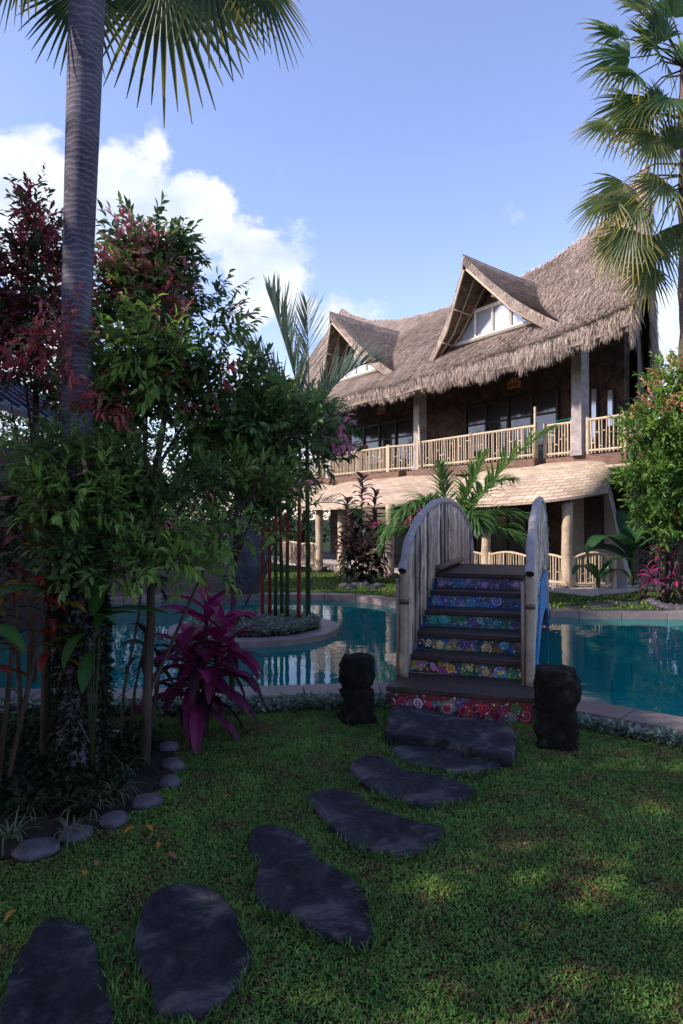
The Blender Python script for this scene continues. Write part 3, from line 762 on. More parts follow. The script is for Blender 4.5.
x,y = gp(358,724); guardian('stone_guardian', (x,y+.1,-.02), .25,.22,.50,.1,'weathered black stone figure left of the stairs, with narrowed waist and rounded head', prof1, 3)
x,y = gp(561,750); guardian('stone_guardian', (x,y+.1,-.02), .26,.24,.53,-.2,'squat mossy black stone block with flat capped top, right of the stairs', prof2, 17)

# ------------------------------------------------------------------ villa   local: x = -t (to the right), y = w (inwards)
VX, VY = 5.18, 14.8
V_ = empty('thatched_villa', (VX,VY,0), 'two-storey villa with horned thatched roof, two dormers and bamboo balconies behind the pool', 'villa', rz=math.atan2(-.838,.545))
RT = [-.2,.6,1.5,2.6,4,5.5,7.1,8.5,9.7,11,12.2,12.9]; RZ = [9.75,9.1,8.65,8.4,8.2,8.15,8.2,8.3,8.5,8.8,9.3,9.75]
def roof_pt(v, s):
    """v along 0..1 right to left; s: -1 front eave, 0 ridge, 1 back eave"""
    q = min(1,abs(s)); w = 2.2+3.4*s; v = min(1,max(0,v))
    tR = -.2+.56*3.4*s*1.0; tL = 12.9+.56*3.4*(-s)*1.0 if False else 12.9-.56*3.4*s*1.0
    t = tR+(tL-tR)*v; tr = -.2+13.1*v
    zr = interp(tr, RT, RZ); e = (2*v-1)**2
    ex_ = 1.12+.4*e**2
    zeave = 5.12+.26*abs(2*v-1)**6
    z = zeave+(zr-zeave)*(1-q)**ex_
    nn = noise.noise(Vector((t*.9,w*.9,0)))*.05
    return Vector((-t, w, z+nn))
def roof_down(v, s, th=.3):
    p = roof_pt(v, s); q = abs(s)
    return p + Vector((0, .12*(-1 if s > 0 else 1)*min(1,1.2-q), -th*(1.05-.15*(1-q))))
thc = (.24,.19,.165)
a = Acc(); NU, NV = 90, 44
a.grid(lambda u,v: roof_pt(u, -1+2*v), NU, NV)
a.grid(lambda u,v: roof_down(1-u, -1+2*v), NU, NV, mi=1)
for s in (-1,1): a.grid(lambda u,v: roof_pt(u,s).lerp(roof_down(u,s),v) if s < 0 else roof_pt(1-u,s).lerp(roof_down(1-u,s),v), NU, 2)
for vv in (0,1): a.grid(lambda u,v: (roof_pt(vv,1-2*u) if vv == 0 else roof_pt(vv,-1+2*u)).lerp(roof_down(vv,1-2*u) if vv == 0 else roof_down(vv,-1+2*u), v), NV, 2)
roof = a.build('thatch_roof', [M['thatch_base'], M['underthatch']], V_, True)
# straw blades laid over the surface
def straw_layer(fn, n, length, width, urange=(0,1), srange=(-1,0), outw=.12, cols=((.19,.15,.135),(.64,.53,.47)), keep=None):
    P=[];D=[];N_=[]
    for i in range(n):
        u = R(*urange); s = R(*srange); p = fn(u,s)
        if keep and not keep(p): continue
        e = .004; dn = (fn(u, s+(-e if s <= 0 else e)) - p); du = fn(min(1,u+e),s)-fn(max(0,u-e),s)
        if dn.length < 1e-6: continue
        dn.normalize(); nr = du.cross(dn); nr.normalize()
        if nr.z < 0: nr = -nr
        d = dn + du.normalized()*R(-.25,.25)+nr*R(outw*.3,outw*1.6); P.append(p+nr*.01); D.append(d.normalized()); N_.append(nr)
    P = np.array([tuple(p) for p in P]); D = np.array([tuple(p) for p in D]); N_ = np.array([tuple(p) for p in N_])
    f = np.array([noise.noise(Vector(p)*1.1)*.5+.5 for p in P])*.6+np.random.rand(len(P))*.4
    col = mixcol(cols[0],cols[1],f)
    T = ([(-.5,0,0),(.5,0,0),(.3,.6,0),(-.3,.6,0),(0,1,0)], [(0,1,2,3),(3,2,4)])
    Ms = frames(D,N_); Ms[:,:,0] *= width; Ms[:,:,1] *= length*np.random.uniform(.5,1.3,len(P))[:,None]
    return T[0], T[1], Ms, P, col
a = Acc()
a.inst(*straw_layer(roof_pt, 60000, .24, .016, outw=.22))
# fringe at the eave and end rims
def rim_blades(a, pts, n, ln, wd, out, spread=.12, cols=((.22,.175,.155),(.66,.55,.48)), thick=.28):
    P=[];D=[]
    K = len(pts)-1
    for i in range(n):
        f = R(0,K-1e-6); k = int(f); p = pts[k].lerp(pts[k+1], f-k)
        off = R(0,1)
        clump = noise.noise(p*3.2)*.5+noise.noise(p*9)*.35
        P.append(tuple(p+Vector((0,0,-thick*off*.9))+Vector(out)*(.02-off*.12+R(-.03,.03))))
        d = Vector((R(-spread,spread),R(-spread,spread),-1))+Vector(out)*R(.0,.35)*(1-off)
        d = d.normalized()*ln*R(.4,1.3)*(1+clump*1.3); D.append(tuple(d))
    P = np.array(P); D = np.array(D); ln_ = np.linalg.norm(D,axis=1)
    U = np.tile(np.array(out,float),(len(P),1))+np.random.normal(0,.4,(len(P),3))
    col = mixcol(cols[0],cols[1],np.random.rand(len(P)))
    T = ([(-.5,0,0),(.5,0,0),(.3,.6,0),(-.3,.6,0),(0,1,0)], [(0,1,2,3),(3,2,4)])
    Ms = frames(D/ln_[:,None],U); Ms[:,:,0] *= wd; Ms[:,:,1] *= ln_[:,None]
    a.inst(T[0],T[1],Ms,P,col)
rim_blades(a, [roof_pt(i/120,-1) for i in range(121)], 34000, .20, .012, (0,-1,0), .22)
rim_blades(a, [roof_pt(0,-1+2*i/60) for i in range(61)], 5000, .2, .02, (1,0,0))
rim_blades(a, [roof_pt(0,.05+.95*i/40)+Vector((.03,0,-.1)) for i in range(41)], 5000, .42, .018, (1,-.2,0), .15, thick=.75)
rim_blades(a, [roof_pt(0,-1+.5*i/20)+Vector((.0,0,-.1)) for i in range(21)], 2200, .30, .018, (1,-.2,0), .15, thick=.4)
rim_blades(a, [roof_pt(1,-1+2*i/60) for i in range(61)], 1500, .2, .03, (-1,0,0))
# rough ridge
rim_blades(a, [roof_pt(i/120,0)+Vector((0,0,.05)) for i in range(121)], 2500, .16, .02, (0,-1,0), .7, thick=.05)
a.build('straw_fringe', M['straw'], V_)
# gable wall under the right end, and the walls
def vbox(acc, t0,t1,w0,w1,z0,z1,col=(.5,.5,.5)):
    acc.box((-(t0+t1)/2,(w0+w1)/2,(z0+z1)/2),(abs(t1-t0),abs(w1-w0),z1-z0),col)
def skew_t(w): return -1.43+.56*w
a = Acc()
vbox(a, -.05, 12.6, 1.5, 1.7, 2.86, 6.7)      # upper front wall (behind doors)
vbox(a, -.25, 12.6, 1.5, 1.7, .1, 2.55)
# side wall, skewed inwards
def wallseg(a, t0,w0,t1,w1,z0,z1a,z1b,th=.2):
    a.hexa([(-t0,w0,z0),(-t1,w1,z0),(-t1-(-th),w1,z0),(-t0-(-th),w0,z0),(-t0,w0,z1a),(-t1,w1,z1b),(-t1+th,w1,z1b),(-t0+th,w0,z1a)][::1])
a.add([(.25,1.7,.1),(-1.75,5.2,.1),(-1.75,5.2,5.0),(.25,1.7,7.2),(-.2,2.2,8.4)], [(0,1,2,4,3)])
vbox(a, 2.0, 12.6, 5.0, 5.2, .1, 5.0)
a.add([(-12.6,1.6,.1),(-12.6,5.2,.1),(-12.6,5.2,5.2),(-12.6,2.2,8.6),(-12.6,1.6,7)], [(0,1,2,3,4)])
a.build('wall', M['wall'], V_)
# floors
a = Acc(); vbox(a, -1.15,1.0,-.05,1.5,2.62,2.85); vbox(a,1.0,5.35,-.32,1.5,2.62,2.85); vbox(a,5.35,6.0,-.05,1.5,2.62,2.85); vbox(a,6.0,12.6,-.32,1.5,2.62,2.85)
vbox(a,-.25,12.6,1.7,5.0,2.62,2.85); a.build('balcony_floor', M['beam'], V_)
a = Acc(); vbox(a,-1.25,5.2,-1.35,1.5,-.02,.10); vbox(a,5.2,12.6,-1.9,1.5,-.02,.11); vbox(a,-.25,12.6,1.7,5.0,-.02,.09); a.build('porch_floor', M['plaster'], V_)
for t0,w0 in ((-1.1,.3),):
    a = Acc(); a.tube([(1.15,-.1,2.50),(.9,5,2.50)], .06, 8, (.4,.33,.25)); a.tube([(1.6,-.05,2.56),(-1.0,-.12,2.56)], .05, 8, (.4,.33,.25)); a.build('bamboo_beam', M['bamboo'], V_, True)
for t in (0.0, 5.42, 10.9):
    a = Acc(); vbox(a, t-.13,t+.13,-.13,.13,2.852,5.75); vbox(a, t-.155,t+.155,-.155,.155,2.851,2.98); a.build('column', M['column'], V_)
# doors with panes
def door(t0,t1,z0,z1,nv,w=1.5):
    a = Acc(); fr=.07
    vbox(a,t0,t1,w-.05,w-.002,z1-fr,z1); vbox(a,t0,t1,w-.05,w-.002,z0,z0+fr)
    for i in range(nv+1):
        tt = t0+(t1-t0)*i/nv; vbox(a,tt-fr/2,tt+fr/2,w-.07,w-.003,z0,z1)
        if i < nv:
            tm = t0+(t1-t0)*(i+.5)/nv; vbox(a,t0+(t1-t0)*i/nv+fr/2,t0+(t1-t0)*(i+1)/nv-fr/2,w-.045,w-.004,z0+(z1-z0)*.68,z0+(z1-z0)*.68+.05)
    o = a.build('door', M['darkwood'], V_)
    g_ = Acc(); vbox(g_,t0+.03,t1-.03,w-.02,w-.008,z0+.03,z1-.03); g_.build('pane', M['glass'], o)
door(1.8,5.1,2.86,4.75,4); door(7.5,11.2,2.86,4.75,4)
door(2.2,4.8,.11,2.2,4); door(7.0,10.5,.12,2.2,4)
# slit windows of the right side
for t,z0,z1 in ((.72,3.3,4.6),(.28,3.6,4.5)):
    a = Acc(); vbox(a,t-.1,t+.1,1.44,1.498,z0,z1); o = a.build('window', M['darkwood'], V_)
    g_ = Acc(); vbox(g_,t-.06,t+.06,1.432,1.441,z0+.04,z1-.04); g_.build('pane', M['gglass'], o)
# pale buttress wall with dark window on the ground floor
a = Acc(); a.hexa([(-1.2,1.15,.1),(.35,1.15,.1),(.35,1.3,.1),(-1.2,1.3,.1),(-1.2,1.15,2.55),(-.25,1.15,2.55),(-.25,1.3,2.55),(-1.2,1.3,2.55)]); a.build('buttress_wall', M['plaster'], V_)
a = Acc(); vbox(a,.25,.75,1.10,1.148,.9,2.0); a.build('dark_window', M['darkwood'], V_)  # plain dark board added in place of the dark window opening
# signs
for t,z in ((3.25,5.08),(9.24,5.15)):
    a = Acc(); vbox(a,t-.22,t+.22,1.45,1.495,z-.09,z+.09)
    a.add([(-t-.2,1.46,z+.09),(-t+.2,1.46,z+.09),(-t+.05,1.46,z+.2),(-t-.08,1.46,z+.19)], [(0,1,2,3)])
    o = a.build('sign', M['sign'], V_); a = Acc(); xx = -.17
    rnd = random.Random(int(t*10))
    while xx < .16:
        w_ = .035; cx = -t+xx
        a.box((cx,1.446,z),(.010,.006,.085)); 
        if rnd.random()<.6: a.box((cx+.022,1.446,z+.035),(.03,.006,.012))
        if rnd.random()<.6: a.box((cx+.022,1.446,z),(.026,.006,.012))
        if rnd.random()<.5: a.box((cx+.022,1.446,z-.035),(.03,.006,.012))
        if rnd.random()<.5: a.box((cx+.037,1.446,z),(.008,.006,.08))
        xx += .056
    a.build('lettering', M['signink'], o)
# railings
BB = [(.52,.41,.28),(.46,.36,.25),(.58,.47,.34),(.40,.31,.22)]
def railing(pts, zb, zt, name='balcony_railing', gap=.085, r=.018, scallop=0, end_posts=True, poke=0, step=2.2):
    a = Acc()
    for (p0,p1) in zip(pts, pts[1:]):
        p0 = Vector((p0[0],p0[1],0)); p1 = Vector((p1[0],p1[1],0)); Ld = (p1-p0).length; n_ = max(2,int(Ld/gap))
        def top(f): return zt+scallop*abs(math.sin(PI*f*max(1,round(Ld/1.6))))
        tp = [tuple(p0.lerp(p1,f)+Vector((0,0,top(f)))) for f in np.linspace(0,1,17)]
        a.tube(tp, r*1.7, 7, (.5,.4,.28)); a.tube([tuple(p0+Vector((0,0,zb+.08))),tuple(p1+Vector((0,0,zb+.08)))], r*1.6, 7, (.48,.38,.27))
        for i in range(n_+1):
            f = (i+R(-.25,.25))/n_; f = min(max(f,0),1); q = p0.lerp(p1,f); c = np.array(random.choice(BB))*R(.8,1.2); rr = r*R(.7,1.15)
            a.tube([tuple(q+Vector((R(-.01,.01),R(-.01,.01),zb+.02))), tuple(q+Vector((R(-.012,.012),R(-.01,.01),top(f))))], rr, 5, c)
            if random.random() < .5:
                h = R(zb+.15,zt-.1); nn = p0.lerp(p1,min(1,f+1/n_)); a.tube([tuple(q+Vector((0,0,h))),tuple(nn+Vector((0,0,h+R(-.03,.03))))], r*.6, 5, c)
        for q in (p0,p1):
            if end_posts: a.tube([tuple(q+Vector((0,0,zb))),tuple(q+Vector((0,0,zt+.06)))], r*2.6, 8, (.5,.4,.29))
    return a.build(name, M['bamboo'], V_)
ZB, ZT = 2.86, 3.60
railing([(-5.2,-.24),(-3.1,-.24),(-1.02,-.24)], ZB, ZT); railing([(-.95,0),(-.2,0)], ZB, ZT); railing([(.2,0),(1.1,0)], ZB, ZT); railing([(1.1,.05),(.9,1.4)], ZB, ZT)
railing([(-5.65,0),(-6.55,-.24)], ZB, ZT); railing([(-6.62,-.24),(-8.4,-.24),(-10.2,-.24),(-12.2,-.24)], ZB, ZT)
for t,h,tilt in ((.99,4.02,0),(5.0,4.2,.12)):
    a = Acc(); a.tube([(-t,-.30,2.86),(-t-tilt,-.30,h)], .028, 8, (.45,.36,.26)); a.build('bamboo_pole', M['bamboo'], V_, True)
a = Acc(); a.tube([(-.85,.25,3.72),(-.2,.25,3.74)], .02, 6, (.03,.3,.25)); a.build('drying_rail', M['paint'], V_)
# balcony basket-like chair behind left rail
a = Acc()
for i in range(9):
    z = 3.45+i*.05; r_ = .26-.012*i-.02*abs(i-4)*.3
    a.tube([(-8.7+r_*math.cos(q),.3+r_*math.sin(q),z) for q in np.linspace(0,2*PI,17)], .022, 6, (.42,.22,.12), cap=False)
for q in np.linspace(0,2*PI,11)[:-1]: a.tube([(-8.7+.26*math.cos(q),.3+.26*math.sin(q),2.9),(-8.7+.18*math.cos(q),.3+.18*math.sin(q),3.86)], .012, 5, (.4,.2,.1))
a.build('wicker_chair_back', M['bamboo'], V_, True)
# porch roofs
def porch(tc_, A, B, zt, zd, name='porch_roof', n=2.4, inner=.84):
    def pt(u, v):
        ph = PI*u; c, s = math.cos(ph), math.sin(ph); e = 2/n
        ox = A*(abs(c)**e)*(1 if c > 0 else -1); oy = -B*(abs(s)**e)-.25; ix = ox*inner; iy = .35
        z = zt-zd*(v**1.6)*(.72+.28*abs(s)**.8)
        return Vector((-(tc_)+(ix+(ox-ix)*math.sin(v*PI/2)), iy+(oy-iy)*v, z))
    a = Acc()
    a.grid(lambda u,v: pt(1-u,v), 48, 14, uvfn=lambda u,v: (u*A*2.6, v*B*1.15))
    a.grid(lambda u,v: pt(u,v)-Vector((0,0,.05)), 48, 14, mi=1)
    a.grid(lambda u,v: pt(1-u,1)-Vector((0,0,.05*v)), 48, 1, uvfn=lambda u,v:(u*9,v*.1))
    o = a.build(name, [M['shingle'], M['underthatch']], V_, True); return o
porch(1.28,2.15,1.85,2.80,1.02); porch(6.5,3.3,2.55,2.76,.99); porch(11.6,2.3,2.3,2.76,.95)
railw = Matrix.Rotation(math.atan2(-.838,.545),4,'Z'); railw.translation = Vector((VX,VY,0)); INV = railw.inverted()
def loc2(x,y): p = INV @ Vector((x,y,0)); return (p.x,p.y)
PC = [(4.56,13.8),(3.33,15.7),(1.2,16.9),(0,18.6),(-.62,19.1)]
for i,(x,y) in enumerate(PC):
    lx, ly = loc2(x,y); a = Acc(); K = 15; zt = 1.82 if i < 2 else 1.84
    pts = [(lx+.01*math.sin(j*.7+i),ly,-.02+(zt+.02)*j/(K-1)) for j in range(K)]
    a.tube(pts, [.105*(1.06 if j%4==2 else 1) for j in range(K)], 14, [tuple(np.array((.46,.36,.26))*(.8 if j%4==2 else 1)) for j in range(K)])
    a.box((lx,ly,.06),(.3,.3,.16),(.15,.11,.09)); a.build('porch_column', M['bamboo'], V_, True)
c1, c2, c3, c4, c5 = [loc2(*p) for p in PC]
railing([c1,(c1[0]-1.0,c1[1]),(c2[0]+.12,c2[1])], .10, .66, 'porch_railing', .07, .016, .08)
railing([(c1[0]+.08,c1[1]+.05),(c1[0]+.55,c1[1]+.75)], .10, .68, 'porch_railing', .06, .016, .12)
railing([(c2[0]-.12,c2[1]),(c2[0]-1.6,c2[1]-.25)], .10, .66, 'porch_railing', .07, .016, .08)
railing([(c3[0]-.1,c3[1]),(c3[0]-.9,c3[1])], .10, .66, 'porch_railing', .07, .016, .05)
railing([(c5[0]-.1,c5[1]+.1),(c5[0]-2.5,c5[1]+.2)], .10, .72, 'porch_railing', .07, .016, .05)
# porch table and chair silhouettes
for t,w_ in ((3.6,.3),(8.6,-.3)):
    a = Acc(); vbox(a,t-.35,t+.35,w_-.3,w_+.3,.55,.60)
    for dt in (-.3,.3):
        for dw in (-.25,.25): vbox(a,t+dt-.025,t+dt+.025,w_+dw-.025,w_+dw+.025,.11,.549)
    o = a.build('porch_table', M['darkwood'], None); o.location = (VX,VY,0); o.rotation_euler = (0,0,math.atan2(-.838,.545)); tag(o, 'dark wooden table in the shade under the '+('right' if t < 5 else 'left')+' porch roof of the villa', 'table')

# dormers
def dormer(tc_, za, hw, zb_, wA, wdeep):
    """tc_: centre, za apex height, hw half width at the base zb_, wA front of the apex"""
    D_ = bpy.data.objects.new('dormer', None)
    # shell: two curved slopes meeting in a ridge; front verge leans out at the apex
    def pt(side, p, q, drop=0):
        # p 0 ridge .. 1 base ; q 0 front .. 1 back
        x = hw*1.0*p**1.08; z = za-(za-zb_)*p**.92+.12*math.sin(PI*p)*-1
        fr = wA+.78*p**.75; back = wdeep*(1-p)+(.12)*p
        ww = fr+(back-fr)*q
        z2 = z+ (0.18*(1-p)*(1-q)**2) - .10*(1-p)*q
        return Vector((-tc_+side*x, ww, z2-drop))
    a = Acc()
    for side in (-1,1):
        f1 = (lambda u,v: pt(side,u,v)) if side < 0 else (lambda u,v: pt(side,1-u,v))
        a.grid(f1, 20, 12)
        f2 = (lambda u,v: pt(side,1-u,v,.26)) if side < 0 else (lambda u,v: pt(side,u,v,.26))
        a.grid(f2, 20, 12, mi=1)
        a.grid(lambda u,v: pt(side,u if side > 0 else 1-u,0,.26*v), 20, 2)
    o = a.build('dormer_thatch', [M['thatch_base'], M['underthatch']], V_, True)
    a = Acc()
    for side in (-1,1):
        fn = lambda u,s: pt(side,min(1,1+s) if s <= 0 else 1,u)
        # s -1..0 : ridge..base, blades run downslope
        fn2 = lambda u,s: pt(side, min(1,max(0,1-abs(s))) , u)
        def fdown(u,s):  # s decreasing -> down the slope
            return pt(side, min(1,max(0,-s)), u)
        a.inst(*straw_layer(fdown, 7000, .20, .016, (0,1), (-.98,-.02), .22))
        rim_blades(a, [pt(side,i/30,0)+Vector((0,.03,0)) for i in range(31)], 1600, .10, .016, (0,-1,0), .25, thick=.22)
    a.build('straw_cover', M['straw'], o)
    # wall and glazing in a plane
    wp = wA+1.0; zbw = 6.02; zt = 6.72
    hb = 1.5
    slope = (za-.3-zb_)/hw
    a = Acc(); zA = za-.30
    hwall = (zA-5.7)/slope*.97
    a.add([(-tc_-hwall,wp+.10,5.6),(-tc_+hwall,wp+.10,5.6),(-tc_,wp+.10,zA+.05)], [(0,1,2)]); a.build('gable_wall', M['beam'], o)
    a = Acc()
    def bar(x0,z0,x1,z1,t_=.05,w0=wp-.03):
        a.tube([(-tc_+x0,w0,z0),(-tc_+x1,w0,z1)], t_, 4)
    bar(-hb,zbw,hb,zbw,.05); xt = (zA-zt)/slope*.80
    bar(-xt-.02,zt,xt+.02,zt,.05)
    for x_ in (-.62,0,.62): 
        if True: bar(x_*.95,zbw,x_*.95,zt,.042)
    bar(-hb,zbw,-xt,zt,.045); bar(hb,zbw,xt,zt,.045)
    w_ = a.build('gable_window', M['whiteframe'], o)
    a = Acc(); a.add([(-tc_-hb,wp,zbw),(-tc_+hb,wp,zbw),(-tc_+xt,wp,zt),(-tc_-xt,wp,zt)], [(0,1,2,3)]); a.build('pane', M['gglass'], w_)
    # bamboo rafters under the verge
    a = Acc()
    for side in (-1,1):
        for f in (.02,.25,.5,.75):
            p0 = pt(side,.02,f*.45,.30); p1 = pt(side,.97,f*.45,.30); pm = pt(side,.5,f*.45,.30)
            a.tube([tuple(p0),tuple(pm),tuple(p1)], .028, 6, (.42,.33,.24))
        for p_ in (.3,.6,.85):
            a.tube([tuple(pt(side,p_,.0,.33)),tuple(pt(side,p_,.4,.33))], .02, 5, (.36,.28,.2))
    a.build('rafters', M['bamboo'], o, True)
dormer(2.40, 7.60, 2.3, 5.66, -1.18, 2.6); dormer(8.38, 7.76, 2.3, 5.70, -1.18, 2.6)

# ------------------------------------------------------------------ palms and trees
# left tall palm
P0 = (-1.54,4.05)
pt_ = empty('fan_palm', (P0[0],P0[1],0), 'tall fan palm with ringed grey trunk rising through the left of the picture', 'palm')
a = Acc(); K = 90; pts=[]; rr=[]
for i in range(K+1):
    z = 5.6*i/K; pts.append((interp(z,[0,2.8,4.57,5.6],[0,-.035,.02,.07]), 0, z)); r_ = interp(z,[0,.5,1.5,2.8,4.57,5.6],[.145,.125,.098,.086,.104,.11]); rr.append(r_)
a.tube(pts, rr, 24); a.build('trunk', M['palmbark'], pt_, True)
a = Acc(); st = Acc()
def fan_at(a, st, c, tgt, Rr, col, tip, droop, axis=None, up=None, **k):
    c = Vector(c); tgt = Vector(tgt); m_ = c.lerp(tgt,.5)+Vector((0,0,.12*(tgt-c).length))
    st.tube([tuple(c),tuple(m_),tuple(tgt)], [.02,.014,.01], 6, (.12,.12,.05))
    ax = Vector(axis) if axis else (tgt-m_); u = Vector(up) if up else Vector((0,0,1))
    fan_leaf(a, tgt, ax, u, Rr, col=col, tip=tip, droop=droop, **k)
DG = (.022,.05,.018); YT = (.28,.24,.04)
cz = (.0,0,5.55)
for tgt, Rr, ax, up in (
    ((.70,.1,4.95),.62,(.35,.1,-1),(.25,-.9,.1)),
    ((.35,.5,5.15),.78,(.15,.15,-1),(.0,-.9,.3)),
    ((-.10,.25,4.85),.5,(-.15,.1,-1),(.1,-1,.1)),
    ((-.30,-.1,4.82),.52,(-.6,0,-1),(-.3,-.9,.3)),
    ((.98,.3,5.0),.52,(.5,.2,-1),(.4,-.7,.5)),
    ((-.8,.1,5.2),.75,(-1,.1,-.5),(-.3,-.8,.5)),
    ((.1,-.6,5.6),.75,(0,-1,.1),(0,0,1)),((.5,.9,5.6),.8,(.4,1,-.1),(0,0,1)),((-.6,.8,5.7),.8,(-.6,1,0),(0,0,1)),((.3,.2,6.3),.8,(.3,.1,1),(0,-1,.3)),((-.4,-.3,6.2),.8,(-.5,-.2,1),(0,-1,.3)),((.9,-.3,5.9),.8,(1,-.3,.3),(0,0,1)),
    ):
    fan_at(a, st, cz, tgt, Rr, (.035,.07,.025), YT, .3, ax, up, spread=rad(165), n=24, tipf=.9)
a.build('crown', M['leaf'], pt_); st.build('petioles', M['leaf'], pt_, True)

# right fan palm beyond pool
PR = (6.12,12.1)
pr = empty('fan_palm', (PR[0],PR[1],0), 'fan palm with spiky drooping leaves at upper right, before the roof horn', 'palm')
a = Acc(); a.tube([(.02*math.sin(i),0,9.6*i/40) for i in range(41)], [.13-.035*i/40+.008*(i%2) for i in range(41)], 16, jit=.05); a.build('trunk', M['palmbark2'], pr, True)
a = Acc(); st = Acc()
def PXZ(px,py,dy=0):   # point relative to palm foot at its depth
    d = PR[1]+dy; return ((px-341.5)/683*d-PR[0], dy, 1.5+(518-py)/683*d)
for px,py,dy,Rr,ax,up,oz in (
    (622,35,-.4,1.15,(-1,-.2,.5),(0,-.5,1),10),(632,55,-.3,1.25,(-1,.1,.2),(.1,-.9,.3),9.6),(640,100,-.2,1.2,(-.8,.1,-.6),(-.1,-1,.2),9.5),(665,40,-.8,1.2,(-.5,-.3,.9),(.3,-.9,.3),10),(660,135,-.8,1.0,(-.5,-.2,-.8),(.1,-1,.2),8.8),(625,180,-.3,1.0,(-.9,.1,-.9),(-.2,-.9,.3),7.8),(620,240,-.3,.8,(-.6,.1,-1),(-.1,-1,.1),7.5),(650,265,-.3,.9,(-.3,.1,-1),(0,-1,.1),7.5),(675,150,-.5,1.1,(-.3,-.2,.9),(.2,-1,.2),8.6),(640,72,-.6,1.25,(-1,-.2,.05),(.1,-.8,.7),9.6),(655,45,-.7,1.1,(-.7,-.3,.6),(.3,-.8,.5),10),
    (650,95,-.5,1.1,(-.7,-.2,-.8),(-.3,-.9,.3),9.4),(612,122,-.3,.95,(-1,0,-.15),(0,-.8,.7),8.6),(645,122,-.6,1.0,(-.6,-.2,-.4),(0,-.9,.5),8.6),(662,105,-.7,.9,(-.5,-.2,.6),(.2,-.9,.4),8.8),
    (610,196,-.3,1.0,(-.9,0,-.75),(-.3,-.8,.6),7.6),(640,200,-.5,1.1,(-.8,-.1,-.5),(0,-.9,.4),7.6),(632,228,-.6,1.0,(-.5,-.1,-1),(-.2,-1,.2),7.4),(655,235,-.4,1.1,(-.2,-.1,-1),(0,-1,.1),7.4),
    (668,180,-.6,1.1,(-.9,-.2,-.35),(.1,-.8,.6),7.8),(672,225,-.2,.9,(.4,0,-1),(0,-1,.1),7.4),(690,60,-.6,1.3,(.6,-.3,.6),(-.3,-.8,.5),10),(700,120,-.4,1.2,(.8,-.1,-.5),(.3,-.8,.5),9),(700,200,-.3,1.1,(.7,0,-.8),(.2,-.9,.3),8),
    (668,62,-.9,1.2,(-.6,-.5,.3),(.2,-.9,.6),9.8),(672,95,-.9,1.1,(-.3,-.5,-.5),(0,-.9,.6),9.4),(655,20,-.8,1.2,(-.8,-.4,.3),(.1,-.8,.7),10),(645,8,-.3,1.2,(-.5,-.1,1),(.5,-.8,.2),10.2),(675,15,-.6,1.2,(-.1,-.4,1),(.2,-.9,.2),10.2)):
    t_ = PXZ(px,py,dy); yl = 1 if py > 110 else .5
    fan_at(a, st, (0,0,min(oz,9.55)), t_, Rr*.8, (.035*yl+.025,.095,.03), (.42,.34,.07), .45, ax, up, spread=rad(170), n=24, tipf=.9 if py > 110 else .6, split=.5)
a.build('crown', M['leaf'], pr); st.build('petioles', M['leaf'], pr, True)

# main syzygium tree left
def rel(P0, px, py, y): return ((px-341.5)/683*y-P0[0], y-P0[1], 1.5+(518-py)/683*y)
def redcol(g1, g2, red, prob_fn, seed=0):
    def f(P):
        n = len(P); nz_ = np.array([noise.noise(Vector(p)*2.3+Vector((seed,0,0))) for p in P]); base = mixcol(g1,g2,np.clip(.5+nz_*1.2+np.random.normal(0,.15,n),0,1))
        pr_ = prob_fn(P, nz_); m_ = np.random.rand(n) < pr_
        r_ = mixcol(red[0],red[1],np.random.rand(n)); base[m_] = r_[m_]; return base
    return f
GD, GL = (.08,.14,.05), (.20,.32,.08)
TR = (-1.19,4.15)
t1 = empty('myrtle_tree', (TR[0],TR[1],0), 'slender leafy tree with red new shoots, large crown in front of the palm trunk', 'tree')
a = Acc()
limbs(a, (0,0,0), [(.01,0,.4),(.03,.02,.9),(.02,.03,1.3),(.05,.05,1.8),(.12,.08,2.3),(.1,.1,2.9)], .032,
      [rel(TR,60,470,4.1),rel(TR,110,420,4.2),rel(TR,230,470,4.3),rel(TR,290,440,4.4),rel(TR,150,330,4.4),rel(TR,160,240,4.5),rel(TR,200,560,4.1),rel(TR,100,540,3.9),rel(TR,210,380,4.6),rel(TR,250,540,4.2),rel(TR,70,560,3.9)], (.10,.065,.055))
a.build('trunk', M['bark'], t1, True)
def B(T, px, py, y, rx, ry, rz_=None): c = rel(T,px,py,y); k = y/683; return (*c, rx*k, (rx+ry)/2*k*.8, ry*k)
bl = [B(TR,152,205,4.5,16,26),B(TR,150,245,4.5,34,34),B(TR,168,290,4.5,50,40),B(TR,205,315,4.6,34,46),B(TR,140,380,4.4,62,50),B(TR,215,405,4.5,52,52),B(TR,280,430,4.6,44,32),B(TR,95,480,4.1,66,44),
      B(TR,185,520,4.2,60,42),B(TR,80,550,3.9,34,26),B(TR,250,500,4.3,44,36),B(TR,118,320,4.5,22,46)]
def pf(P, nz_): return np.clip((P[:,2]-2.75)*1.3,0,.62)*(nz_ > -.25)+.06*(nz_ > .15)
a = Acc(); tw = Acc()
crown(a, bl, 2500, .086, redcol(GD, GL, ((.50,.14,.16),(.62,.32,.30)), pf), 8, .19, .26, LEAF, 2.2, .35, tw, .003)
# bright low sprays of fresh leaves
spr = [B(TR,90,600,3.8,10,10),B(TR,75,505,3.75,48,30),B(TR,190,560,3.8,55,22),B(TR,60,460,3.8,36,16),B(TR,150,350,4.0,40,40),B(TR,235,540,3.9,30,20),B(TR,120,570,3.7,20,20)]
crown(a, spr, 150, .092, redcol((.10,.21,.04),(.22,.36,.07), ((.3,.1,.05),(.3,.1,.05)), lambda P,n_: np.zeros(len(P))), 9, .17, 0, LEAFN, 2, .1, tw, .003)
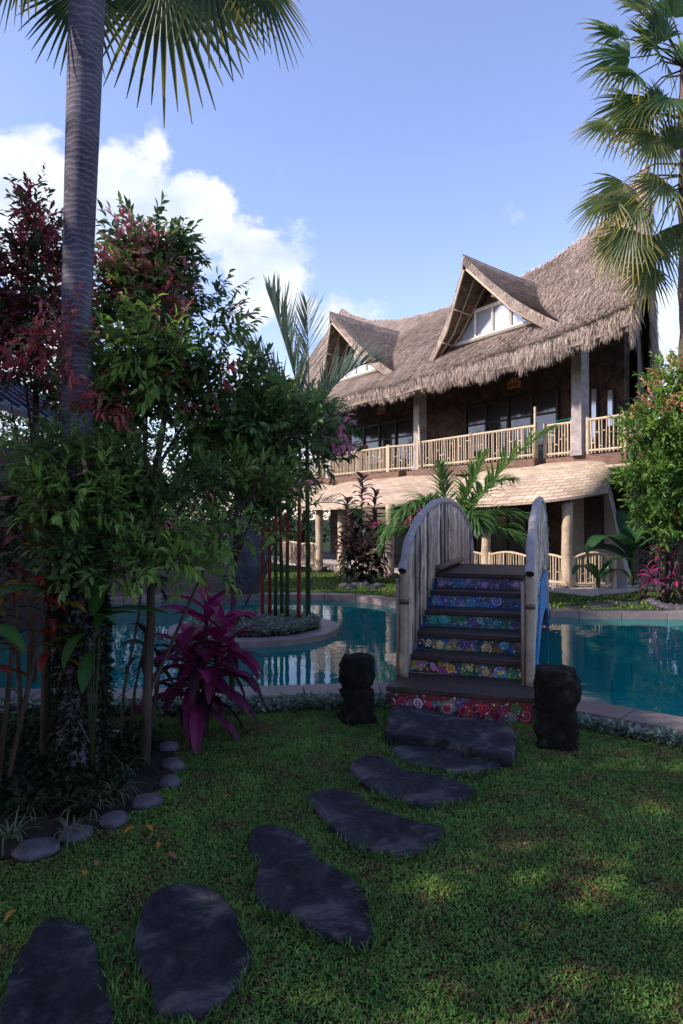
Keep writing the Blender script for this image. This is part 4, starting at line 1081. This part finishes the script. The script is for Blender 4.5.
# red flushes
fl = [B(TR,45,345,3.85,42,16),B(TR,45,345,3.85,42,16),B(TR,95,402,3.85,34,12),B(TR,165,285,4.3,14,18),B(TR,60,330,3.9,30,20),B(TR,170,395,4.1,8,16),B(TR,208,375,4.2,18,10),B(TR,100,400,4.1,30,20),B(TR,100,285,4.3,16,14),B(TR,170,320,4.2,12,8)]
crown(a, fl, 150, .07, redcol((.34,.05,.06),(.50,.12,.13), ((.5,.10,.16),(.09,.15,.05)), lambda P,n_: np.full(len(P),.4)), 8, .14, 0, LEAFN, 2, -.1)
a.build('crown', M['leaf'], t1); tw.build('twigs', M['bark'], t1)
# pink-flowered bush leaning in from behind at right
TB = (-.86,5.35)
t2 = empty('flowering_shrub', (TB[0],TB[1],0), 'green shrub with pink flower sprays between the leafy tree and the villa', 'shrub')
a = Acc(); limbs(a,(0,0,0),[(0,0,.6),(.02,0,1.1),(.03,0,1.6)],.025,[rel(TB,300,420,5.3),rel(TB,270,430,5.3),rel(TB,320,440,5.3),rel(TB,280,480,5.3)]); a.build('trunk', M['bark'], t2, True)
a = Acc()
crown(a, [B(TB,300,432,5.3,30,28),B(TB,268,420,5.4,28,25),B(TB,315,455,5.3,26,18),B(TB,270,480,5.3,40,25)], 700, .085, redcol((.035,.085,.035),(.11,.20,.055),((.5,.12,.18),(.6,.22,.26)), lambda P,n_: (n_>.12)*.25), 8, .18, .1, LEAF, 2.4)
crown(a, [B(TB,325,400,5.1,8,10),B(TB,335,425,5.1,9,16),B(TB,340,440,5.1,8,8),B(TB,295,410,5.0,9,7),B(TB,285,450,5.1,9,6)], 26, .085, redcol((.55,.22,.3),(.65,.34,.42),((.6,.2,.3),(.65,.3,.4)), lambda P,n_: np.full(len(P),.4)), 8, .12, 0, LEAFN, 2, -.2)
a.build('crown', M['leaf'], t2)
# purple-red columnar tree behind the palm, at the left
TL = (-2.85,6.3)
t3 = empty('myrtle_tree', (TL[0],TL[1],0), 'dark purple-red leaved slim tree behind the palm trunk, at the left edge', 'tree')
a = Acc(); limbs(a,(0,0,0),[(0,0,1),(.02,.0,2),(.03,0,3),(.05,0,3.6)],.045,[rel(TL,35,230,6.3),rel(TL,60,300,6.3),rel(TL,10,330,6.3),rel(TL,70,390,6.3),rel(TL,10,400,6.3)]); a.build('trunk', M['bark'], t3, True)
a = Acc()
crown(a, [B(TL,38,215,6.3,12,32),B(TL,40,270,6.3,28,35),B(TL,45,325,6.3,40,34),B(TL,5,345,6.3,30,40),B(TL,65,385,6.3,30,28),B(TL,100,290,6.5,20,40),B(TL,-30,300,6.3,40,60)], 1250, .095, redcol((.03,.06,.03),(.06,.12,.04),((.18,.03,.05),(.36,.10,.11)), lambda P,n_: np.full(len(P),.6)), 8, .22, .15, LEAF, 2.2)
a.build('crown', M['leaf'], t3)

# dense dark tree masses along the left and behind it, each a tree
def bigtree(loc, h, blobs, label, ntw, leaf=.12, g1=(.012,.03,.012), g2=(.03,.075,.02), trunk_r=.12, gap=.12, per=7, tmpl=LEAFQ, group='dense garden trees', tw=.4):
    e = empty('leafy_tree', loc, label, 'tree', group); a = Acc()
    limbs(a,(0,0,0),[(R(-.1,.1),R(-.1,.1),h*.2),(R(-.15,.15),R(-.1,.1),h*.45),(R(-.2,.2),R(-.2,.2),h*.7)],trunk_r,[(b[0]+R(-.3,.3),b[1]+R(-.3,.3),b[2]) for b in blobs]); a.build('trunk', M['bark'], e, True)
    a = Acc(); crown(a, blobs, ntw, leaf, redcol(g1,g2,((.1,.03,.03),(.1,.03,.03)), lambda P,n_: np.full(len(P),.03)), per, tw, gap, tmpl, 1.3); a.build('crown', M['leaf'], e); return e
# in view, left middle distance
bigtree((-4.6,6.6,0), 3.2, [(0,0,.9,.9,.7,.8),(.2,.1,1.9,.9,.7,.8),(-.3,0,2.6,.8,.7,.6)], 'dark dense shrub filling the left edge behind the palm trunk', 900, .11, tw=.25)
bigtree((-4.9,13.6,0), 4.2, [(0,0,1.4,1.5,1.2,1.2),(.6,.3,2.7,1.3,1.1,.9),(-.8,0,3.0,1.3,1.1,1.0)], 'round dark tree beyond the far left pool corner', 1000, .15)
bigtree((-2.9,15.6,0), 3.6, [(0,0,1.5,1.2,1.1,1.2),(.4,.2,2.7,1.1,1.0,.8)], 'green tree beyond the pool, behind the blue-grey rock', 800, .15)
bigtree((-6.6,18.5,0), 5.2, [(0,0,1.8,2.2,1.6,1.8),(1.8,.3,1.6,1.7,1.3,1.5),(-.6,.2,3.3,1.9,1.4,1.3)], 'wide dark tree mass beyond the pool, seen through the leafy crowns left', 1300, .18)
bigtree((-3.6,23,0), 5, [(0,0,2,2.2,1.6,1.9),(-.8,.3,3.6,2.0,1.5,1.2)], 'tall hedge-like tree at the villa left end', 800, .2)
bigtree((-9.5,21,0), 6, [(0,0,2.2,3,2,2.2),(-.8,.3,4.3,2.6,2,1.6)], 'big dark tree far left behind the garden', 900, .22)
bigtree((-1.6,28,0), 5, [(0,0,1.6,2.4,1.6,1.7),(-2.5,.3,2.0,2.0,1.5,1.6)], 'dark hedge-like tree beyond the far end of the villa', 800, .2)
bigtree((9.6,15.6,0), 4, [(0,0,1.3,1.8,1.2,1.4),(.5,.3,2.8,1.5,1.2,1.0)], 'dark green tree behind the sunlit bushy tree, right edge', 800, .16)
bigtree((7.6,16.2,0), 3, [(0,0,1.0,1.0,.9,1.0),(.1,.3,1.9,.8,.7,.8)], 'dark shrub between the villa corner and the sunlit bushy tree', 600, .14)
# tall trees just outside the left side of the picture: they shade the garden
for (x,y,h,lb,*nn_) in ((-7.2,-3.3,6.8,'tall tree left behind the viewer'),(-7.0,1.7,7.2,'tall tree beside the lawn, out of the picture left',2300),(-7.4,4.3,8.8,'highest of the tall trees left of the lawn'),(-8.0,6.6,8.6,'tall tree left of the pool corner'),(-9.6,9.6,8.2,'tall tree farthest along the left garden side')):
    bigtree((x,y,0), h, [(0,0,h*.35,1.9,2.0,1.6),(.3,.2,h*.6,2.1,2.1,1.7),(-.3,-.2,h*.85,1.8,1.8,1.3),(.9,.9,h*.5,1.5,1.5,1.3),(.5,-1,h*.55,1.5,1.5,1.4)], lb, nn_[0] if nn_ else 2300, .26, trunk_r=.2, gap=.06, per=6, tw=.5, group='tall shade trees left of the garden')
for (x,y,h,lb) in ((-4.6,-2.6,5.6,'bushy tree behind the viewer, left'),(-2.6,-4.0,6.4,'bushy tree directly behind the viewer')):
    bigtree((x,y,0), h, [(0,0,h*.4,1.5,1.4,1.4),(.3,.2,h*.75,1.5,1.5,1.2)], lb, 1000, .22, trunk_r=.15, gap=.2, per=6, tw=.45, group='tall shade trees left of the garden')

# right sunlit myrtle tree
TT = (5.85,11.9)
t4 = empty('myrtle_tree', (TT[0],TT[1],0), 'sunlit bushy tree with orange shoots at the right edge beyond the pool', 'tree')
a = Acc(); limbs(a,(0,0,0),[(.0,0,.7),(.05,0,1.3),(.02,0,2.0),(.1,0,2.8)],.055,[rel(TT,650,480,11.8),rel(TT,660,420,11.8),rel(TT,690,440,11.8),rel(TT,680,380,11.8)],(.13,.085,.07))
a.tube([(-.18,.1,0),(-.2,.1,.8),(-.15,.1,1.6),(-.05,.05,2.2)], [.05,.045,.04,.03], 9, (.13,.085,.07)); a.build('trunk', M['bark'], t4, True)
a = Acc()
crown(a, [B(TT,680,385,11.9,30,26),B(TT,665,430,11.8,40,36),B(TT,655,490,11.7,36,32),B(TT,690,470,11.9,40,60),B(TT,725,430,12,50,70),B(TT,668,525,11.6,25,14)], 2600, .14, redcol((.06,.14,.03),(.17,.29,.05),((.55,.22,.14),(.6,.34,.16)), lambda P,n_: np.clip((P[:,2]-2.6)*.2,0.03,.3)), 8, .28, .12, LEAF, 1.6)
a.build('crown', M['leaf'], t4)

# red-stemmed palms on the island
pal = empty('red_stem_palm', (-.85,9.15,.1), 'clump of thin red-stemmed palms growing on the pool island', 'palm')
a = Acc(); tops = []
SP_ = [(265,.18,2.2),(272,.25,2.5),(279,.1,2.7),(284,.3,2.8),(291,.0,2.6),(303,-.05,2.6)]
for i,(px,dy,h) in enumerate(SP_):
    x = (px-341.5)/683*9.1+.85-.05; lean = R(-.08,.12)
    K = 10; pts = [(x+lean*(j/K)**1.5*.8, dy-.1, h*j/K) for j in range(K+1)]
    c = [np.array((.30,.05,.03))*(1 if j > 3 or i in (0,1,5) else 0)+np.array((.05,.10,.03))*(0 if j > 3 or i in (0,1,5) else 1) for j in range(K+1)] if i%3 != 2 or i == 5 else [np.array((.05,.09,.03))]*5+[np.array((.35,.07,.03))]*(K-4)
    a.tube(pts, [.027*(1-.3*j/K) for j in range(K+1)], 8, [tuple(q*R(.6,1.1)) for q in c]); tops.append(pts[-1])
a.build('stem', M['leaf'], pal, True)
a = Acc()
for i,(x,y,z) in enumerate(tops):
    for k in range(3):
        an = R(0,2*PI); el = R(.5,1.4)
        frond(a,(x,y,z-.05),(math.cos(an),math.sin(an)*.8,el),R(.9,1.2),R(1.6,2.2),.36,22,(.03,.085,.025),.012,.5,.03)
for bx_,d0,lg,dr,ll_ in ((.38,(-.28,0,1),1.75,.25,.75),(.42,(-.02,-.1,1),1.5,.3,.7),(.45,(.55,-.1,.95),1.15,1.25,.6),(.3,(-.6,.1,1),1.4,.7,.6)):
    frond(a,(bx_,.1,2.75),d0,lg,dr,ll_,38,(.12,.17,.12),.013,.12,.034,.12,stiff=.45,forward=1.3)
a.tube([(.4,.1,0),(.39,.1,1.5),(.38,.1,2.8)],[.035,.03,.024],8,(.05,.09,.03))
for px,py,dx,dz in ((300,465,1,.3),(320,510,1,-.1),(265,560,-.3,-1.0)):
    q = ((px-341.5)/683*9.0+.85-.3,-.2,1.4+(518-py)/683*9.0); frond(a,q,(dx,-.2,dz+.5),.9,1.3,.34,24,(.05,.13,.03),.01,.5,.024)
a.build('fronds', M['leaf'], pal)

# palm behind the bridge
pb = empty('young_palm', (1.95,12.15,0), 'young green palm with arching fronds growing behind the bridge', 'palm')
a = Acc(); a.tube([(0,0,0),(0,0,.6),(.02,0,1.15)], [.12,.10,.06], 10, (.10,.12,.05)); a.build('trunk', M['leaf'], pb, True)
a = Acc()
for d0,lg,dr in (((.62,-.3,1.1),2.6,.75),((.3,-.1,1),1.6,.5),((.5,.3,.9),1.9,1.2),((-.6,-.5,1),1.7,2.0),((-.1,.2,1),1.4,.5),((-.75,-.3,.85),1.6,2.3),((-.4,-.4,1),1.4,1.9),((.85,-.2,.75),1.7,1.7),((1,-.4,.55),1.5,1.5),((.2,-.7,.9),1.3,2.1),((-.9,.1,.6),1.4,2.0),((.1,.8,.9),1.5,1.5),((.6,.6,.8),1.4,1.6)):
    frond(a,(.02,0,1.1),d0,lg,dr,.62,44,(.11,.20,.05) if dr<1 else (.07,.15,.045),.018,1.1,.055,.16,stiff=.2)
a.build('fronds', M['leaf'], pb)

# cordylines
def cordyline(loc, label, stems, col1, col2, ll, lw, nleaf, name='cordyline', low=None, group=None, pinkf=.0):
    e = empty(name, loc, label, 'plant', group); a = Acc(); b = Acc()
    for (x,y,h,hl) in stems:
        b.tube([(x*.2,y*.2,0),(x*.7,y*.7,h*.5),(x,y,h)], [.018,.015,.012], 6, (.08,.05,.045))
        for k in range(nleaf):
            f = k/nleaf; z = h-hl*(1-f); an = k*2.4+R(-.3,.3); el = -.25+1.5*f
            c = mixcol(col2,col1,[np.clip(f*1.25+R(-.4,.25),0,1)])[0]*R(.5,1.3)
            if R(0,1) < pinkf: c = np.array((.45,.03,.16))
            xx = x*(.7+.3*max(0,(z/h)))
            strip_leaf(a,(xx,y,z),(math.cos(an),math.sin(an),el),ll*R(.75,1.1)*(1-.25*f),lw*R(.85,1.15),R(1.0,1.9)*(1-.5*f),c,6,.35,None,c*1.25,R(-.3,.3))
    b.build('stems', M['bark'], e, True); a.build('leaves', M['leaf'], e); return e
MG = (.30,.012,.12); DP = (.035,.012,.03)
cx, cy = (200-341.5)/683*4.75, 4.75
cordyline((cx,cy,0),'magenta cordyline with broad glossy leaves beside the thin tree trunk',[(.05,0,.93,.42),(.17,-.05,.78,.32),(-.08,.05,.62,.35),(.0,-.08,.5,.3),(.12,.1,.60,.3)],MG,DP,.50,.10,15)
cordyline((cx-.32,cy-.2,0),'slim dark-stemmed cordyline with near-black leaves, left of the magenta one',[(.0,0,.75,.2),(.1,.0,.6,.2)],DP,(.02,.03,.015),.28,.055,8)
xx,yy = gp(362,583); cordyline((xx,yy,0),'tall dark bronze cordyline shrub in a ring of rocks on the far lawn',[(.0,0,2.45,1.2),(.32,.1,2.1,1.5),(-.35,0,1.95,1.4),(-.15,.2,1.4,1.2),(.25,-.2,1.4,1.2),(.5,.1,1.3,1.0),(-.45,-.1,1.1,.9),(.05,-.2,.9,.8)],(.09,.05,.055),(.03,.035,.025),.38,.12,34,pinkf=.03)
cordyline((2.0-.9,12.4,0),'bright pink cordyline tuft showing above the left bridge railing',[(.15,0,1.72,.25),(.3,.05,1.65,.22)],(.65,.05,.22),(.35,.03,.15),.36,.06,12)
xx,yy = gp(665,603); cordyline((xx,yy,0),'magenta-topped cordyline at the foot of the sunlit bushy tree',[(-.12,0,.98,.3),(.2,.1,.9,.25),(-.3,-.1,.6,.35),(.1,-.15,.55,.35),(.35,0,.6,.4)],(.34,.02,.13),(.06,.06,.035),.36,.06,16)
xx,yy = gp(640,600); cordyline((xx,yy,0),'low pinkish cordyline at the lawn edge, left of the sunlit bushy tree',[(0,0,.4,.25),(.2,.1,.35,.2)],(.2,.04,.08),(.05,.09,.03),.30,.05,12)
# banana-like big leaved plant by the villa corner
def bigleaf(loc, label, specs, name='banana_plant', col=(.025,.075,.03), stem=.04):
    e = empty(name, loc, label, 'plant'); a = Acc(); b = Acc()
    for (d, ln, wd, dr, z0) in specs:
        b.tube([(0,0,0),(d[0]*.05,d[1]*.05,z0)], [stem,stem*.6], 8, (.06,.09,.03))
        c = np.array(col)*R(.8,1.25); strip_leaf(a,(d[0]*.05,d[1]*.05,z0),d,ln,wd,dr,c,9,.2,lambda x: math.sin(PI*min(.99,.04+x*.94))**.85,c*1.5,R(-.3,.3))
    b.build('stalks', M['leaf'], e, True); a.build('leaves', M['leaf'], e); return e
bigleaf((6.0,14.1,0),'banana plant with wide dark leaves in the shade of the villa corner',[((-.7,-.4,1.0),1.6,.5,1.7,.7),((.4,-.3,1.3),1.5,.5,1.3,.9),((-.2,-.6,1.2),1.3,.45,1.8,.8),((.9,-.2,.9),1.4,.45,1.6,.8),((-.9,.1,.8),1.5,.5,1.8,.6),((.1,.5,1.3),1.4,.5,1.3,.8)])
bigleaf((5.1,13.6,0),'low big-leaved plant beside the villa porch corner',[((-.6,-.4,1.0),.9,.3,1.7,.3),((.4,-.3,1.0),.9,.32,1.5,.3),((.8,.2,.8),.8,.3,1.6,.3),((0,.6,1),.8,.3,1.4,.3)])
bigleaf((-1.42,3.9,0),'climbing plant with broad green leaves wrapped round the palm trunk',[((.9,-.3,.35),.36,.08,.6,.93),((.5,-.6,.7),.3,.075,1.0,.88),((1,.1,.1),.38,.11,.3,.97),((-.6,-.6,.3),.3,.08,1.2,.82),((-.2,-1,.1),.3,.08,1.5,.85),((.15,-.9,-.3),.3,.08,.8,.75),((.3,-.4,1.3),.3,.1,.7,.95)],'climbing_plant',(.03,.085,.018),.004)
bigleaf((-1.86,3.35,0),'large-leaved green plant cut by the left edge of the picture',[((.9,-.4,.3),.40,.13,.9,.95),((-.6,-.4,.5),.4,.18,1.3,.9),((.3,-.9,.3),.4,.18,1.6,.9),((.6,.5,.8),.4,.16,1.0,1.0)],'arum_plant',(.03,.085,.015),.010)
e = empty('creeper', (P0[0],P0[1],0), 'dark small-leaved creeper and ferns covering the foot of the tall palm trunk', 'creeper'); a = Acc()
n = 6500; z = np.random.rand(n)**1.15*1.75; th_ = np.random.rand(n)*2*PI; r_ = .12+.05*np.random.rand(n)-.02*z
P = np.stack([r_*np.cos(th_), r_*np.sin(th_), z],1); D = np.stack([np.cos(th_),np.sin(th_),np.random.normal(-.5,.5,n)],1)+np.random.normal(0,.3,(n,3))
add_leaves(a, P, D, np.random.uniform(.025,.06,n), mixcol((.008,.014,.007),(.022,.042,.014),np.random.rand(n)), LEAFQ); a.build('leaves', M['leaf'], e)
a = Acc()
for k in range(5): a.tube([(.14*math.cos(k*1.3+.5*q),.14*math.sin(k*1.3+.5*q),.18*q) for q in range(8)], .008, 5, (.04,.03,.02))
a.build('stems', M['bark'], e, True)
# croton
cr = empty('croton_shrub', (-1.95,3.75,0), 'croton shrub with red, yellow and dark leaves at the left edge', 'shrub'); a = Acc(); b = Acc()
for (x,y,h) in ((0,0,1.25),(.22,.0,1.5),(.1,-.15,1.05),(-.2,.1,1.5),(.32,.1,1.15)):
    b.tube([(x*.3,y*.3,0),(x,y,h)], [.016,.009], 6, (.06,.04,.035))
    for k in range(22):
        f = k/22; an = k*2.4; c = random.choice([(.02,.04,.012),(.02,.04,.012),(.03,.012,.015),(.30,.03,.02),(.3,.25,.03),(.05,.10,.02),(.22,.05,.03)])
        strip_leaf(a,(x,y,h-.45*(1-f)),(math.cos(an),math.sin(an),.2+f),R(.16,.25),.055,R(.8,1.7),np.array(c)*R(.7,1.1),5,.2,None,np.array(random.choice([c,(.3,.2,.03),(.3,.03,.03)]))*.8,R(-.4,.4))
b.build('stems', M['bark'], cr, True); a.build('leaves', M['leaf'], cr)
# slim dark trunks rising in the bed
for px,py,h,r_,lb,k in ((22,745,1.2,.02,'thin dark sapling at the left edge, behind the croton',1),(46,765,1.5,.035,'dark sapling trunk left of the palm trunk',2),(120,748,1.25,.011,'thin bare leaning sapling between palm and thin tree trunk',3),(131,740,1.15,.011,'second thin bare sapling between palm and thin tree trunk, nearer the tree',4)):
    x,y = gp(px,py); e = empty('sapling', (x,y,0), lb, 'sapling', 'saplings in the planting bed'); a = Acc()
    lean = .14 if k > 2 else R(-.05,.05)
    a.tube([(0,0,0),(lean*.2,0,h*.3),(lean*.9,0,h*.7),(lean*1.1,0,h)], [r_,r_*.85,r_*.8,r_*.6], 8); a.build('trunk', M['bark'], e, True)
    a = Acc(); crown(a,[(lean*1.1,0,h+.05,.22,.2,.22)], 45 if k < 3 else 14, .10, redcol((.012,.03,.012),(.03,.07,.02),((.1,.02,.03),(.1,.02,.03)), lambda P,n_: np.full(len(P),.2)), 7, .15, 0); a.build('crown', M['leaf'], e)

# spider plants in the bed
GSP = 'spider plants in the planting bed'
spn = 0
for px,py,lb in ((70,838,'spider plant beside the half sunk dark border stone'),(100,800,'spider plant left of the mauve border stone'),(125,772,'largest spider plant, right of the palm foot'),(60,790,'spider plant left of the palm foot'),(30,815,'spider plant above the leftmost border stone'),
                 (140,745,'small spider plant at the far side of the thin tree trunk'),(10,840,'spider plant cut by the left picture edge'),(118,800,'spider plant in front of the thin tree trunk'),(45,760,'small spider plant behind the palm foot'),(90,815,'spider plant between the palm foot and border stones')):
    x,y = gp(px,py); a = Acc()
    for k in range(22):
        an = R(0,2*PI); c = np.array((.045,.085,.03))*R(.6,1.2)
        strip_leaf(a,(R(-.02,.02),R(-.02,.02),.0),(math.cos(an),math.sin(an),R(.7,2.0)),R(.13,.24),.010,R(1.6,2.8),c,6,.3,lambda q:(1-q)**.5,(.24,.28,.16))
    o = a.build('spider_plant', M['leaf']); o.location = (x,y,.01); tag(o, lb, 'plant', GSP)

# silver ground cover strips
def cover(name, P, label, hgt=.08, leaf=.045, col=((.12,.19,.13),(.36,.46,.38))):
    P = np.array(P); n = len(P); a = Acc()
    for k in range(7):
        D = np.random.normal(0,1,(n,3)); D[:,2] = np.abs(D[:,2])*.6+.25
        Q = P+np.stack([np.random.normal(0,.015,n),np.random.normal(0,.015,n),np.random.rand(n)*hgt],1)
        c = mixcol(col[0],col[1],np.random.rand(n))*np.random.uniform(.5,1.2,(n,1)); add_leaves(a,Q,D,leaf*np.random.uniform(.6,1.3,n),c,quad_leaf(.6))
    o = a.build(name, M['leaf']); o['kind']='stuff'; o['label']=label; o['category']='ground cover'
OUT = offset(POOL,.41)
def strip_pts(x0,x1,n,wd=.1,zb=0):
    seg = [p for p in OUT if x0 <= p[0] <= x1 and p[1] < 6.6]; res=[]
    seg.sort(key=lambda p:p[0])
    while len(res) < n:
        i = random.randrange(len(seg)-1); f = R(0,1); p = seg[i]*(1-f)+seg[i+1]*f+np.array((R(-.02,.02),R(-wd,wd*.7)))
        if noise.noise(Vector((p[0]*5,p[1]*5,2))) > -.32: res.append((p[0],p[1],zb))
    return res
cover('silver_ground_cover', strip_pts(-3.2,.35,1700), 'pale silver-green ground cover along the near coping, left of the stairs')
cover('silver_ground_cover', strip_pts(1.6,5.0,1000,.07), 'pale silver-green ground cover along the near coping, right of the stairs', .06)
res=[]
while len(res) < 2200:
    r_ = (IR-.26)*math.sqrt(R(0,1)); q = R(0,2*PI); res.append((ICX+r_*math.cos(q), ICY+r_*math.sin(q), .10-.05*(r_/IR)))
cover('silver_ground_cover', res, 'pale silver-green ground cover mounded on the pool island', .10, .05)
# dark low planting in the bed shade and along the far bank
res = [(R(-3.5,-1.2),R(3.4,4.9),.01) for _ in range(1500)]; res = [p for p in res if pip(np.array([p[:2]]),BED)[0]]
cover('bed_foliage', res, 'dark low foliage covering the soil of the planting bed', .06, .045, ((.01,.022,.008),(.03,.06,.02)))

nl = 420; yy = 2+3.9*np.random.rand(nl); xx_ = (np.random.rand(nl)*2-1)*(.56*yy+.2); P = np.stack([xx_,yy],1); P = P[~pip(P,COUT)]; nl = len(P)
D = np.random.normal(0,1,(nl,3)); D[:,2] *= .2; a = Acc(); add_leaves(a, np.concatenate([P,np.full((nl,1),.018)],1), D, np.random.uniform(.008,.02,nl), mixcol((.16,.10,.05),(.38,.26,.12),np.random.rand(nl)), quad_leaf(.5))
o = a.build('leaf_litter', M['leaf']); o['kind']='stuff'; o['label']='tiny dry leaf bits scattered over the lawn'; o['category']='litter'
# garden spotlight
x,y = gp(112,748); e = empty('garden_spotlight', (x,y,0), 'small white-capped garden spotlight beside the palm foot', 'spotlight')
a = Acc(); a.tube([(0,0,0),(0,0,.06)], .012, 8); a.build('stake', M['darkwood'], e); a = Acc(); a.tube([(0,-.01,.05),(0,.02,.10)], [.03,.04], 14); a.build('lamp_head', M['darkwood'], e, True)
a = Acc(); a.tube([(0,.0201,.1005),(0,.026,.110)], [.042,.042], 14); a.build('lamp_rim', M['white'], e, True)

# fallen leaves
for i,(px,py,c,lb) in enumerate(((130,835,(.5,.2,.03),'fallen orange leaf just below the mauve border stone'),(149,833,(.55,.22,.03),'brightest fallen orange leaf, below the large oval border stone'),(160,850,(.5,.22,.05),'fallen orange leaf in the lawn below two other orange ones'),(172,861,(.3,.15,.08),'curled brown fallen leaf'),
        (98,868,(.3,.18,.1),'small pale brown fallen leaf'),(85,878,(.5,.25,.06),'fallen yellow-orange leaf lying above the left stepping stones'),(228,801,(.4,.16,.04),'small fallen orange leaf in the middle of the lawn'),(12,921,(.5,.22,.04),'fallen orange leaf at the left edge above the corner stepping stone'),(188,738,(.3,.2,.12),'pale fallen leaf near the bed corner'))):
    x,y = gp(px,py); a = Acc(); strip_leaf(a,(-.03,0,.0),(1,0,.25),.062,.024,.9,c,5,.35); o = a.build('fallen_leaf', M['leaf']); o.location=(x,y,.032); o.rotation_euler=(0,0,R(0,6)); tag(o,lb,'leaf','fallen leaves on the lawn')

# rock pillar, steps and hut
def rockpile(name, loc, size, label, m, seed):
    a = Acc()
    def fn(u,v):
        th, ph = 2*PI*u, PI*(v-.5); p = Vector((math.cos(ph)*math.cos(th),math.cos(ph)*math.sin(th),math.sin(ph)))
        k = 1+.3*noise.noise(p*1.7+Vector((seed,0,0)))+.1*noise.noise(p*5); s_ = 1-.25*max(0,p.z)
        return (p.x*size[0]*k*s_*1.1,p.y*size[1]*k*s_*1.1,size[2]*(.5+.5*p.z)*k)
    a.grid(fn, 32, 24); o = a.build(name, m, None, False); o.location = loc; tag(o,label,'rock'); return o
rockpile('boulder', (-1.85,12.95,-.1), (.38,.35,1.45), 'upright blue-grey boulder on the far bank behind the island', M['bluerock'], 4)
a = Acc()
for i in range(4): a.box((-3.3-.1*i,12.75+.32*i,.0+.09*i),(2.6,.34,.18+.18*i),tuple(np.array((.16,.13,.13))*R(.8,1.2)))
o = a.build('stone_steps', M['coping']); tag(o,'broad grey stone steps rising from the far left end of the pool','steps')
hut = empty('garden_hut', (-5.35,8.9,0), 'small dark hut with blue-grey sloping roof at the left edge', 'hut')
a = Acc()
a.box((0,0,1.2),(2.2,1.8,2.4),(.03,.02,.02)); a.build('wall', M['darkwood'], hut)
a = Acc()
for sx in (-1,1):
    a.hexa([(0,-1.25,3.75),(sx*1.5,-1.25,2.72),(sx*1.5,1.25,2.72),(0,1.25,3.75),(0,-1.25,3.82),(sx*1.5,-1.25,2.79),(sx*1.5,1.25,2.79),(0,1.25,3.82)] if sx>0 else [(sx*1.5,-1.25,2.72),(0,-1.25,3.75),(0,1.25,3.75),(sx*1.5,1.25,2.72),(sx*1.5,-1.25,2.79),(0,-1.25,3.82),(0,1.25,3.82),(sx*1.5,1.25,2.79)])
for i in range(7):
    y = -1.2+i*.4; a.tube([(1.52,y,2.83),(.02,y,3.86)], .03, 5)
a.build('roof', M['hutroof'], hut)
